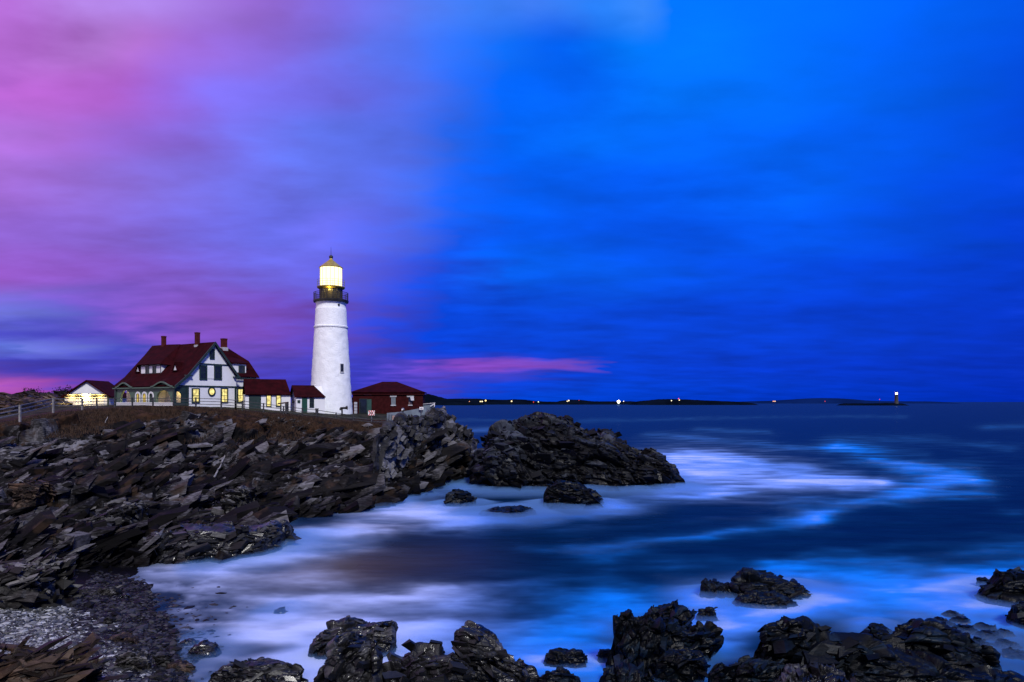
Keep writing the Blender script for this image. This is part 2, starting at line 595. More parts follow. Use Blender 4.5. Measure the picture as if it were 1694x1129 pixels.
def rock_mat(name, dark, mid, light, rough=(0.35, 0.75), strata=(0.0, 0.0, 1.0), tide=1.2, warm=None, veg=False, spec=0.5):
    m, t, b = mat_new(name)
    p = world_pos(t)
    mp = t.nodes.new('ShaderNodeMapping')
    mp.inputs['Rotation'].default_value = (R(24), R(-18), R(20))
    mp.inputs['Scale'].default_value = (0.35, 0.6, 1.8)
    t.links.new(p, mp.inputs[0])
    big = noise(t, p, 0.22, 4)
    str_ = noise(t, mp.outputs[0], 1.1, 7, 0.6)
    fine = noise(t, mp.outputs[0], 5.0, 6, 0.65)
    vo = t.nodes.new('ShaderNodeTexVoronoi')
    vo.inputs['Scale'].default_value = 1.3
    t.links.new(mp.outputs[0], vo.inputs['Vector'])
    sepc = t.nodes.new('ShaderNodeSeparateColor')
    t.links.new(vo.outputs['Color'], sepc.inputs[0])
    ta = t.nodes.new('ShaderNodeAttribute')
    ta.attribute_name = 'tone'
    tn = ta.outputs['Fac']
    f1 = M(t, 'ADD', M(t, 'MULTIPLY', str_, 0.5), M(t, 'MULTIPLY', tn, 0.5))
    c = mixc(t, ramp(t, f1, (0.38, 0.62)), dark, mid)
    f2 = M(t, 'ADD', M(t, 'ADD', M(t, 'MULTIPLY', fine, 0.30), M(t, 'MULTIPLY', tn, 0.5)), M(t, 'MULTIPLY', big, 0.30))
    c = mixc(t, ramp(t, f2, (0.55, 0.76)), c, light)
    if warm:
        c = mixc(t, M(t, 'MULTIPLY', ramp(t, noise(t, p, 0.55, 3), (0.55, 0.68)), 0.75), c, warm)
    # dark wet band of weed along the tide line
    sp = t.nodes.new('ShaderNodeSeparateXYZ')
    t.links.new(p, sp.inputs[0])
    zz = M(t, 'ADD', sp.outputs[2], M(t, 'MULTIPLY', M(t, 'SUBTRACT', big, 0.5), 2.2))
    wet = M(t, 'SUBTRACT', 1.0, ramp(t, zz, (tide * 0.6, tide * 1.5)))
    c = mixc(t, M(t, 'MULTIPLY', wet, 0.75), c, tuple(d * 0.45 for d in dark))
    if veg:
        at_ = t.nodes.new('ShaderNodeAttribute')
        at_.attribute_name = 'veg'
        vc = mixc(t, ramp(t, noise(t, p, 1.2, 6), (0.35, 0.65)), (0.010, 0.006, 0.004), (0.045, 0.023, 0.012))
        vf = ramp(t, M(t, 'ADD', at_.outputs['Fac'], M(t, 'MULTIPLY', M(t, 'SUBTRACT', noise(t, p, 0.7, 5), 0.5), 1.1)), (0.42, 0.58))
        c = mixc(t, vf, c, vc)
        gv = t.nodes.new('ShaderNodeAttribute')
        gv.attribute_name = 'lawn'
        lc = mixc(t, ramp(t, noise(t, p, 0.6, 5), (0.35, 0.65)), (0.012, 0.014, 0.007), (0.035, 0.032, 0.018))
        c = mixc(t, ramp(t, M(t, 'ADD', gv.outputs['Fac'], M(t, 'MULTIPLY', M(t, 'SUBTRACT', noise(t, p, 0.3, 3), 0.5), 0.8)), (0.4, 0.6)), c, lc)
    t.links.new(c, b.inputs['Base Color'])
    mr = t.nodes.new('ShaderNodeMapRange')
    mr.inputs['To Min'].default_value = rough[0]
    mr.inputs['To Max'].default_value = rough[1]
    mr.inputs['From Min'].default_value = 0.35
    mr.inputs['From Max'].default_value = 0.65
    t.links.new(str_, mr.inputs['Value'])
    rr = M(t, 'SUBTRACT', mr.outputs[0], M(t, 'MULTIPLY', wet, 0.15))
    t.links.new(rr, b.inputs['Roughness'])
    b.inputs['Specular IOR Level'].default_value = spec
    hh = M(t, 'ADD', M(t, 'MULTIPLY', fine, 0.6), M(t, 'MULTIPLY', noise(t, p, 9.0, 5, 0.6), 0.4))
    bump(t, b, hh, 0.45, 0.08)
    return m


ROCK_LAND = rock_mat('bedded_grey_rock', (0.0035, 0.0032, 0.0036), (0.015, 0.014, 0.0145), (0.19, 0.183, 0.195), warm=(0.040, 0.025, 0.017), veg=True, tide=1.3, spec=0.05, rough=(0.6, 0.9))
ROCK_SPUR = rock_mat('pale_cliff_rock', (0.012, 0.0115, 0.012), (0.036, 0.035, 0.038), (0.17, 0.167, 0.18), tide=1.6, spec=0.15)
ROCK_ISLE = rock_mat('island_rock', (0.003, 0.003, 0.0035), (0.007, 0.0085, 0.012), (0.046, 0.055, 0.074), tide=1.8, spec=0.18)
ROCK_WET = rock_mat('wet_black_rock', (0.003, 0.003, 0.0035), (0.010, 0.010, 0.011), (0.055, 0.055, 0.06), rough=(0.22, 0.6), tide=0.5, spec=0.3)
ROCK_DEEP = rock_mat('wet_blue_shaded_rock', (0.0010, 0.0016, 0.0026), (0.0026, 0.0038, 0.006), (0.009, 0.018, 0.032), rough=(0.3, 0.6), tide=0.5, spec=0.14)  # wet black rock; dim blue light also put into its colour
for mw in (ROCK_WET,):
    bw = mw.node_tree.nodes['Principled BSDF']
    bw.inputs['Coat Weight'].default_value = 0.16
    bw.inputs['Coat Roughness'].default_value = 0.08
ROCK_BROWN = rock_mat('brown_bedded_rock', (0.008, 0.006, 0.005), (0.020, 0.013, 0.010), (0.10, 0.068, 0.048), tide=0.2, warm=(0.09, 0.048, 0.027), spec=0.15)
ROCK_GREY = rock_mat('grey_bedded_rock', (0.007, 0.0065, 0.0065), (0.02, 0.0187, 0.018), (0.15, 0.145, 0.142), tide=0.2, spec=0.15)

# ------------------------------------------------------------------ the headland: rock slope, crest and lawn as one sheet
# photo column -> profile from the beach up the slope to the crest and the ground behind it, as (distance, height)
HEAD = [
    (-420, [(16, 2.2), (24, 1.6), (34, 1.3), (37, 2.4), (44, 3.4), (51, 5.0), (58, 7.0), (66, 9.2), (80, 10.0), (125, 10.5), (150, 10), (165, -3)]),
    (-150, [(17, 1.8), (27, 1.1), (38, 1.1), (41, 2.2), (49, 3.0), (57, 4.6), (65, 6.6), (73, 8.8), (90, 9.6), (125, 10.0), (150, 10), (165, -3)]),
    (0, [(19, 1.2), (29.5, .8), (40, .95), (44, 1.9), (52, 2.6), (61, 4.2), (70, 6.3), (78, 8.4), (95, 9.2), (125, 9.8), (150, 9.5), (165, -3)]),
    (100, [(19, 1.0), (30, .6), (42, .7), (45.5, 2.0), (53, 2.8), (62, 4.5), (72, 6.9), (83, 9.6), (97, 10.3), (125, 10.3), (150, 10), (165, -3)]),
    (200, [(20, .8), (30, .40), (45, .2), (48, 1.5), (56, 2.4), (66, 4.4), (77, 7.3), (86, 10.25), (97, 10.5), (125, 10.5), (150, 10), (165, -3)]),
    (300, [(22, .35), (32, -.12), (46, -.15), (49.5, 1.2), (57, 1.9), (67, 4.0), (78, 7.2), (87, 10.4), (97, 10.5), (125, 10.5), (150, 10), (165, -3)]),
    (400, [(24, -.9), (36, -1.3), (47, -1.0), (52, .6), (60, .6), (68, 2.6), (80, 6.0), (88, 9.75), (97, 10.1), (125, 10.2), (150, 9.5), (165, -3)]),
    (480, [(30, -1.8), (44, -1.8), (57, -1.4), (62, -.3), (66, 1.1), (73, 2.9), (83, 5.9), (90, 9.1), (98, 9.6), (125, 9.5), (150, 9), (165, -3)]),
    (560, [(40, -2), (52, -2), (63, -1.6), (67, -.3), (70, 1.3), (77, 3.1), (86, 5.8), (92, 8.4), (98, 9.1), (125, 9.2), (145, 8), (160, -3)]),
    (640, [(50, -2), (60, -2), (70, -1.6), (75, -.3), (77.5, 1.3), (83, 3.0), (89, 5.2), (95, 7.8), (102, 9.0), (124, 9.1), (138, 8), (150, -3)]),
    (700, [(60, -1.4), (70, -1.2), (81, -.8), (86, -.1), (87.5, 1.8), (89, 4.0), (92, 6.6), (95, 8.3), (103, 8.9), (120, 8.8), (130, 6), (140, -3)]),
    (745, [(70, -1.4), (80, -1.2), (91, -.8), (95, -.3), (96, 1.2), (97, 2.6), (98.5, 4.0), (101, 5.0), (106, 4.5), (112, 2.5), (120, -1), (130, -3)]),
    (800, [(70, -2), (80, -2), (91, -2), (95, -2), (96, -2), (97, -2), (98.5, -2), (101, -2), (106, -2), (112, -2), (120, -2.5), (130, -3)]),
]
HC = np.array([h[0] for h in HEAD], float)
HY = np.array([[q[0] for q in h[1]] for h in HEAD])
HZ = np.array([[q[1] for q in h[1]] for h in HEAD])
NC = 980
ROWS_PER = [60, 110, 60, 110, 140, 140, 150, 60, 50, 16, 10]


def smooth_interp(x, xs, ys):
    """monotone-ish cubic (Catmull-Rom, limited) in 1-D"""
    m = np.gradient(ys, xs)
    i = np.clip(np.searchsorted(xs, x) - 1, 0, len(xs) - 2)
    h = xs[i + 1] - xs[i]
    t = (x - xs[i]) / h
    t2, t3 = t * t, t * t * t
    return (2 * t3 - 3 * t2 + 1) * ys[i] + (t3 - 2 * t2 + t) * h * m[i] + (-2 * t3 + 3 * t2) * ys[i + 1] + (t3 - t2) * h * m[i + 1]


cpx = np.concatenate([np.linspace(-420, -6, 110, endpoint=False), np.linspace(-6, 800, NC - 110)])
rows = []
for k, nrow in enumerate(ROWS_PER):
    rows += list(k + np.arange(nrow) / nrow)
rows.append(len(ROWS_PER))
rows = np.array(rows)
YC = np.stack([smooth_interp(cpx, HC, HY[:, k]) for k in range(12)], 1)     # (NC,12)
ZC = np.stack([np.interp(cpx, HC, HZ[:, k]) for k in range(12)], 1)
ri = np.clip(rows.astype(int), 0, 10)
rf = rows - ri
YG = YC[:, ri] * (1 - rf) + YC[:, ri + 1] * rf
ZG = ZC[:, ri] * (1 - rf) + ZC[:, ri + 1] * rf
# soften the kinks of the profile
ker = np.array([1, 2, 3, 4, 5, 6, 7, 6, 5, 4, 3, 2, 1], float)
ker /= ker.sum()
ZP = np.pad(ZG, ((0, 0), (6, 6)), mode='edge')
ZG = sum(ker[i] * ZP[:, i:i + ZG.shape[1]] for i in range(13))
XG = (cpx[:, None] - 847.0) / F * YG
Pg = np.stack([XG, YG, ZG], 2)
nC, nR = YG.shape
dU = np.gradient(Pg, axis=0)
dV = np.gradient(Pg, axis=1)
Ng = np.cross(dU, dV)
Ng /= np.linalg.norm(Ng, axis=2, keepdims=True) + 1e-9
P = Pg.reshape(-1, 3)
Nn = Ng.reshape(-1, 3)
rowp = np.repeat(rows[None, :], nC, 0).reshape(-1)
colp = np.repeat(cpx[:, None], nR, 1).reshape(-1)


def sstep(a, b, x):
    t = np.clip((x - a) / (b - a), 0, 1)
    return t * t * (3 - 2 * t)


def bed_frame(a, n):
    a = np.array(a, float)
    a /= np.linalg.norm(a)
    n = np.array(n, float)
    n -= a * n.dot(a)
    n /= np.linalg.norm(n)
    return np.stack([a, np.cross(n, a), n])


FR_HEAD = bed_frame((0.86, 0.30, 0.40), (-0.30, -0.38, 0.87))
land = 1 - sstep(6.3, 7.05, rowp)                       # rock slope; lawn above stays smooth
beach = (1 - sstep(1.9, 2.5, rowp)) * (1 - sstep(300, 420, colp))
amp = land * (1 - 0.93 * beach)
act = (amp > 0.02) & (P[:, 2] > -1.6)
d = np.zeros(len(P), np.float32)
tone = np.full(len(P), .5, np.float32)
d[act], tone[act] = rock_disp(P[act], FR_HEAD, [(6.0, 1.3, (2.0, 1.3, 0.6)), (2.2, 0.5, (2.4, 1.2, 0.45)), (0.85, 0.16, (2.6, 1.2, 0.4))], 3)
d = blur2(d.reshape(nC, nR), 2).reshape(-1)
big = fbm(P * 0.09, 11, 3)
# continuous beds: long ledges with a sharp scarp, wandering across the slope
bn_ = np.array([-.62, .33, .71])
qb = P @ bn_ + fbm(P * .10, 81, 3) * 1.5 + fbm(P * .45, 82, 3) * .35
led = np.zeros(len(P))
for per, am, sd in ((1.45, .62, 83), (.52, .24, 84), (.21, .09, 85)):
    fr_q = qb / per + .6 * fbm(P * (.35 / per), sd, 2)
    cell = np.floor(fr_q)
    fr_q = fr_q - cell
    hh_ = hsh(cell.astype(np.int32), (cell * 0).astype(np.int32), (cell * 0).astype(np.int32), sd).astype(np.float64) / 4294967295.0
    led += am * (.4 + hh_) * (np.minimum(fr_q / .85, (1 - fr_q) / .15) - .5)
    tone = (tone * .82 + .18 * hh_).astype(np.float32)
led = blur2(led.reshape(nC, nR), 1).reshape(-1)
d = d * amp * .8 + big * 0.7 * amp + led * amp
d += fbm(P * 0.5, 21, 4) * (0.10 - 0.075 * beach) * (1 - amp)
d += (0.17 * fbm(np.stack([P[:, 0] * .33, P[:, 1] * .33, P[:, 0] * 0], 1), 71, 3) * beach).astype(np.float32)
upw = Nn * 0.75 + np.array([0, 0, 0.25])
Pd = P + upw * d[:, None]
# never dip under the lawn in front of the houses
gi = (np.arange(nC - 1)[:, None] * nR + np.arange(nR - 1)[None, :]).reshape(-1)
faces = np.stack([gi, gi + nR, gi + nR + 1, gi + 1], 1)
zc = Pd[:, 2][faces].max(1)
faces = faces[zc > -1.5]
used = np.unique(faces)
remap = np.full(len(Pd), -1)
remap[used] = np.arange(len(used))
head = link_mesh('headland', Pd[used], remap[faces], ROCK_LAND, origin=(0, 0, 0), smooth=True)
tag(head, 'dark bedded rock headland sloping from the lawn down to the cove', kind='structure')
veg = (sstep(6.05, 6.9, rowp) * (1 - 0.0 * rowp) + 0.5 * np.clip(fbm(P * 0.12 + 5, 31, 3), 0, 1) * sstep(4.2, 5.6, rowp) * (colp < 620))
lawn = sstep(7.2, 7.7, rowp)
for nm, arr in (('veg', veg), ('lawn', lawn), ('tone', tone)):
    a = head.data.attributes.new(nm, 'FLOAT', 'POINT')
    a.data.foreach_set('value', arr[used].astype(np.float32))


def ground_z(x, y):
    """height of the headland sheet under (x, y)"""
    pxv = x / y * F + 847.0
    ys = np.array([np.interp(pxv, HC, HY[:, k]) for k in range(12)])
    zs = np.array([np.interp(pxv, HC, HZ[:, k]) for k in range(12)])
    return float(np.interp(y, ys, zs))


def block_field(pts, fr, size, seed, sink=0.15, spread=0.22, asp=((1.2, 3.2), (0.7, 1.5), (0.22, 0.6)), ltone=None):
    """angular slabs of bedrock breaking out of a rock surface"""
    rg = np.random.default_rng(seed)
    n = len(pts)
    s = size[0] * np.exp(rg.normal(0, size[1], n))
    s = np.minimum(s, size[2])
    L = s * rg.uniform(*asp[0], n)
    W = s * rg.uniform(*asp[1], n)
    T = s * rg.uniform(*asp[2], n)
    base = np.array([(-1, -1, -1), (1, -1, -1), (1, 1, -1), (-1, 1, -1), (-1, -1, 1), (1, -1, 1), (1, 1, 1), (-1, 1, 1)], float) * .5
    v = base[None] * (1 + rg.uniform(-.24, .18, (n, 8, 3)))
    v[:, 4:, :2] *= rg.uniform(.62, 1.0, (n, 1, 1))
    v[:, :, 0] += v[:, :, 2] * rg.uniform(-.35, .35, (n, 1))
    v *= np.stack([L, W, T], 1)[:, None, :]
    # small random rotation of each slab about its bed
    r = rg.normal(0, spread, (n, 3)) + np.stack([fbm(pts * .11, 301, 2), fbm(pts * .11 + 9, 302, 2), fbm(pts * .11 + 5, 303, 2)], 1) * spread * 2.2
    F3 = np.repeat(fr[None], n, 0)
    a = F3[:, 0] + r[:, :1] * F3[:, 1] + r[:, 1:2] * F3[:, 2]
    a /= np.linalg.norm(a, axis=1, keepdims=True)
    c = F3[:, 2] + r[:, 2:3] * F3[:, 1]
    c -= a * (a * c).sum(1, keepdims=True)
    c /= np.linalg.norm(c, axis=1, keepdims=True)
    b = np.cross(c, a)
    w = v[:, :, 0:1] * a[:, None] + v[:, :, 1:2] * b[:, None] + v[:, :, 2:3] * c[:, None]
    w = w + (pts - c * (T * sink)[:, None])[:, None, :]
    f = np.array([(3, 2, 1, 0), (4, 5, 6, 7), (0, 1, 5, 4), (1, 2, 6, 5), (2, 3, 7, 6), (3, 0, 4, 7)])
    F_ = (f[None] + 8 * np.arange(n)[:, None, None]).reshape(-1, 4)
    tn = rg.uniform(0.05, 0.95, n)
    if ltone is not None:
        tn = .45 * tn + .55 * ltone
    return w.reshape(-1, 3), F_, np.repeat(tn, 8)


# slabs standing out of the headland slope
rgh = np.random.default_rng(5)
Pg2 = Pd.reshape(nC, nR, 3)
T2_ = tone.reshape(nC, nR)
bv, bf, btn = [], [], []
off = 0
for cnt, siz, fr_, asp_, rlo, rhi, spr_ in ((800, (1.0, .35, 1.8), FR_HEAD, ((1.8, 4.4), (.7, 1.4), (.18, .45)), 2.3, 6.6, .15), (2300, (.50, .4, 1.1), FR_HEAD, ((1.6, 4.2), (.5, 1.2), (.16, .45)), 2.0, 6.85, .2),
                                         (5000, (.22, .4, .5), FR_HEAD, ((1.2, 2.6), (.6, 1.2), (.25, .6)), 1.9, 6.9, .2), (450, (.7, .4, 1.4), strata_frame(R(70), R(65)), ((1.0, 1.6), (.8, 1.3), (.6, 1.0)), 2.3, 6.5, .2)):
    cc = rgh.integers(60, nC - 12, cnt * 2)
    kk = rgh.uniform(rlo, rhi, cnt * 2)
    rr = np.searchsorted(rows, kk)
    pp = Pg2[cc, rr]
    # even out the density on the ground: far rows are shorter in the picture
    okk = (pp[:, 2] > 0.05) & (rgh.uniform(0, 1, cnt * 2) < np.clip(pp[:, 1] / 85, .25, 1))
    okk &= fbm(pp * .16, 61, 3) > -.42
    okk &= ~((kk > 6.0) & (fbm(pp * .2, 62, 3) > -.05 - (kk - 6.0) * .0))
    pp, tt_ = pp[okk][:cnt], T2_[cc, rr][okk][:cnt]
    v_, f_, t_ = block_field(pp, fr_, siz, int(cnt), ltone=tt_, asp=asp_, sink=.5, spread=spr_)
    bv.append(v_)
    bf.append(f_ + off)
    btn.append(t_)
    off += len(v_)
slabs = link_mesh('rock_slope', np.concatenate(bv), np.concatenate(bf), ROCK_LAND, origin=(0, 0, 0))
a = slabs.data.attributes.new('tone', 'FLOAT', 'POINT')
a.data.foreach_set('value', np.concatenate(btn).astype(np.float32))
tag(slabs, 'slanting slabs of bedrock breaking out of the headland slope', kind='structure')

Zsheet = Pd[:, 2].reshape(nC, nR)


def sheet_z(x, y):
    """height of the finished headland sheet under (x, y)"""
    ci = min(nC - 1, max(0, int(np.searchsorted(cpx, x / y * F + 847.0))))
    return float(np.interp(y, YG[ci], Zsheet[ci]))


# ------------------------------------------------------------------ single rocks: ridge line, waterline and thickness
FOOT = []      # waterline points, for the surf


def loft_rock(name, stations, mat, label, cat='rock', group=None, back=1.0, e=0.62, seed=1, rough=1.0, nu=None, nv=None,
              base=-0.7, ridge=0.55, dip=(R(20), R(42)), sizes=None, lvl=0.0, fr=None, basp=((1.2, 2.6), (.65, 1.2), (.3, .75)), bsz=1.0, blk=1.0):
    st = np.array(stations, float)
    x0, x1 = st[0, 0], st[-1, 0]
    w_px = x1 - x0
    Yf0 = CAMZ * F / (st[:, 2].mean() - HOR)
    if nu is None:
        nu = int(max(36, min(330, w_px * 1.25)))
    u = np.linspace(x0, x1, nu)
    top = np.interp(u, st[:, 0], st[:, 1])
    bot = np.interp(u, st[:, 0], st[:, 2])
    Yf = (CAMZ - lvl) * F / (bot - HOR)
    # thickness from front to back follows the rock's own height and width
    wid = w_px / F * Yf0
    cen = np.sin(np.pi * np.clip((u - x0) / (x1 - x0), 0, 1))
    T = back * wid * 0.75 * (0.35 + 0.65 * cen)
    Yr = Yf + T * ridge
    zr = CAMZ - (top - HOR) / F * Yr
    Yb = Yf + T
    if nv is None:
        nv = int(max(40, min(300, (np.max(zr) + T.mean()) / wid * nu * 1.2)))
    th = np.linspace(0, np.pi, nv)
    cs, sn = np.cos(th), np.sin(th)
    ca = np.sign(cs) * np.abs(cs) ** e
    sa = np.abs(sn) ** e
    Yg = np.where(ca[None, :] > 0, Yr[:, None] - (Yr - Yf)[:, None] * ca[None, :], Yr[:, None] - (Yb - Yr)[:, None] * ca[None, :])
    zb = base + lvl
    Zg = zb + (np.maximum(zr, zb + 0.02) - zb)[:, None] * sa[None, :]
    Xg = ((u - 847) / F * (Yf + Yr) / 2)[:, None] * np.ones((1, nv))
    # close the ends
    capn = 5
    for i in range(capn):
        k = (i / capn) ** 0.5
        for ii in (i, nu - 1 - i):
            Zg[ii] = zb + (Zg[ii] - zb) * k
            Yg[ii] = Yr[ii] + (Yg[ii] - Yr[ii]) * (0.3 + 0.7 * k)
    G = np.stack([Xg, Yg, Zg], 2)
    Nx = np.cross(np.gradient(G, axis=0), np.gradient(G, axis=1))
    Nx /= np.linalg.norm(Nx, axis=2, keepdims=True) + 1e-9
    p = G.reshape(-1, 3)
    nn = Nx.reshape(-1, 3)
    s = max(0.25, min(wid, max(0.5, float(zr.max()) - lvl) * 1.6))
    if sizes is None:
        sizes = [(s * 0.50, s * 0.075, (1.5, 1.1, 0.7)), (s * 0.20, s * 0.034, (1.7, 1.1, 0.6)), (s * 0.07, s * 0.008, (1.8, 1.1, 0.6))]
    dd, tn_ = rock_disp(p, strata_frame(*dip), sizes, seed * 13 + 5)
    dd = blur2(dd.reshape(nu, nv), 1).reshape(-1) * rough
    dd = dd + fbm(p * (1.1 / s), seed + 3, 4) * s * 0.06 * rough
    p = p + nn * dd[:, None]
    gi = (np.arange(nu - 1)[:, None] * nv + np.arange(nv - 1)[None, :]).reshape(-1)
    fc = np.stack([gi, gi + nv, gi + nv + 1, gi + 1], 1)
    # angular slabs built into the rock
    rgl = np.random.default_rng(seed + 400)
    zf = Zg.reshape(-1)
    frb = strata_frame(*dip) if fr is None else fr
    allv, allf, allt = [p], [fc], [tn_]
    offv = len(p)
    for nb, sz in ((int((14 + 7 * wid) * blk), min(s * .12, .62) * bsz), (int((50 + 30 * wid) * blk), min(s * .055, .30) * bsz), (int((40 + 40 * wid) * blk) if s > 4 else 0, .14)):
        ids = rgl.integers(0, nu * nv, nb * 3)
        ids = ids[(zf[ids] > lvl - .15) & (ids // nv > nu * .08) & (ids // nv < nu * .92) & (Yg.reshape(-1)[ids] < Yr.max() + T.max() * .3)][:nb]
        if len(ids) < 2:
            continue
        v_, f_, t_ = block_field(p[ids], frb, (sz, .35, sz * 1.7), seed + nb, sink=.8, spread=.3, ltone=tn_[ids], asp=basp)
        allv.append(v_)
        allf.append(f_ + offv)
        allt.append(t_)
        offv += len(v_)
    p, fc, tn_ = np.concatenate(allv), np.concatenate(allf), np.concatenate(allt)
    o = link_mesh(name, p, fc, mat)
    a = o.data.attributes.new('tone', 'FLOAT', 'POINT')
    a.data.foreach_set('value', tn_.astype(np.float32))
    tag(o, label, cat, group)
    for i in range(0, nu, max(1, nu // 24)):
        if zr[i] > 0.1:
            FOOT.append((Xg[i, 0], Yf[i], 0.5 + 0.12 * min(wid, 10)))
            FOOT.append((Xg[i, 0], Yb[i], 0.5 + 0.10 * min(wid, 10)))
    return o


BIG = [(5.0, 0.85, (1.5, 1.2, 0.7)), (2.0, 0.45, (1.6, 1.2, 0.6)), (0.8, 0.14, (1.7, 1.1, 0.6))]
# the cliff spur that ends the headland
loft_rock('rock_spur', [(618, 722, 835), (640, 706, 828), (655, 697, 820), (670, 687, 812), (686, 690, 808), (700, 681, 804), (716, 680, 800), (730, 683, 796),
                        (735, 697, 793), (748, 701, 790), (768, 701, 787), (772, 712, 785), (784, 722, 783), (790, 735, 780)],
          ROCK_SPUR, 'pale fractured cliff spur at the seaward end of the headland', 'cliff', back=0.75, e=0.5, seed=4, sizes=BIG, dip=(R(70), R(68)), bsz=1.3, basp=((.9, 1.7), (.7, 1.2), (.5, .95)), fr=bed_frame((.45, .25, .85), (-.70, -.55, .45)), nu=330, nv=300, ridge=0.6)
# the island
loft_rock('island', [(776, 785, 806), (790, 752, 808), (806, 738, 810), (816, 712, 812), (832, 705, 812), (850, 706, 812), (868, 695, 812), (892, 688, 812), (915, 687, 812), (940, 690, 812), (958, 702, 812), (980, 711, 812),
                     (1000, 717, 812), (1020, 722, 811), (1040, 735, 811), (1060, 744, 811), (1085, 746, 810), (1105, 762, 809), (1122, 775, 806), (1130, 790, 802)],
          ROCK_ISLE, 'large humped rock island standing off the headland', 'rock island', back=0.95, e=0.72, seed=9, sizes=BIG, dip=(R(-30), R(50)), nu=420, nv=330, ridge=0.5)
loft_rock('rock', [(900, 830, 840), (906, 806, 842), (925, 797, 843), (960, 800, 843), (985, 815, 842), (1002, 832, 838)], ROCK_DEEP,
          'rounded low rock in the surf at the foot of the island', seed=12)
loft_rock('rock', [(735, 832, 838), (739, 815, 840), (752, 810, 840), (772, 816, 839), (788, 828, 836)], ROCK_DEEP,
          'small block of rock in the foam at the gap beside the island', seed=14)
loft_rock('rock', [(790, 848, 854), (820, 841, 857), (860, 838, 857), (890, 846, 853)], ROCK_DEEP,
          'flat rock awash below the middle of the island', seed=15, base=-0.5)
# ledges at the edge of the cove
loft_rock('rock_ledge', [(228, 898, 930), (250, 880, 932), (300, 874, 934), (350, 874, 932), (400, 872, 928), (440, 866, 922), (470, 868, 912), (480, 880, 905)], ROCK_WET,
          'long dark slab ledge running out into the cove', 'rock ledge', back=0.55, e=0.42, seed=17, dip=(R(4), R(14)), nu=330, nv=200, ridge=0.3)
loft_rock('rock_ledge', [(236, 866, 884), (270, 852, 884), (330, 850, 878), (380, 853, 872), (392, 862, 870)], ROCK_WET,
          'narrow black ledge behind the long slab ledge', 'rock ledge', back=0.4, e=0.5, seed=18, dip=(R(4), R(14)), ridge=0.4)
loft_rock('rock_block', [(140, 868, 882), (158, 850, 884), (180, 838, 882), (205, 833, 878), (226, 836, 872), (232, 858, 868)], ROCK_GREY,
          'big pale split block lying on the rock slope', seed=20, dip=(R(40), R(40)), lvl=1.8, e=0.5)
loft_rock('rock_block', [(22, 806, 822), (30, 797, 824), (48, 795, 824), (68, 800, 822), (76, 812, 818)], ROCK_BROWN,
          'brown rounded block high on the dark rock slope', seed=21, lvl=4.0, e=0.7)
loft_rock('rock_block', [(368, 826, 832), (376, 812, 836), (395, 806, 836), (412, 810, 832), (420, 824, 828)], ROCK_GREY,
          'pale rounded block on the slope above the cove', seed=22, lvl=2.0, e=0.6)
# the beach at bottom left
loft_rock('rock_outcrop', [(-60, 960, 1010), (-20, 936, 1010), (20, 936, 1008), (60, 930, 1004), (90, 933, 995), (105, 945, 985), (112, 965, 975)], ROCK_GREY,
          'layered grey outcrop at the top of the pebble beach', 'outcrop', back=0.5, e=0.6, seed=23, dip=(R(-25), R(55)), lvl=0.8, base=-1, fr=bed_frame((.82, .2, .5), (-.45, -.5, .75)), basp=((2.2, 5.0), (.5, 1.0), (.22, .45)), bsz=1.1)
loft_rock('rock_outcrop', [(-60, 1090, 1190), (0, 1078, 1190), (40, 1074, 1190), (75, 1082, 1185), (110, 1092, 1180), (140, 1112, 1170), (150, 1135, 1160)], ROCK_BROWN,
          'brown splintered outcrop at the bottom of the pebble beach', 'outcrop', back=0.5, e=0.65, seed=24, dip=(R(-35), R(50)), lvl=0.9, base=-1, fr=bed_frame((.80, .25, .48), (-.45, -.5, .75)), basp=((2.4, 5.5), (.5, 1.0), (.2, .42)), bsz=1.1)
loft_rock('rock', [(340, 1118, 1150), (370, 1098, 1155), (420, 1092, 1155), (470, 1098, 1152), (498, 1108, 1148), (502, 1125, 1140)], ROCK_WET,
          'flat wet rock with golden glints beside the beach', back=0.6, seed=25, base=-1)
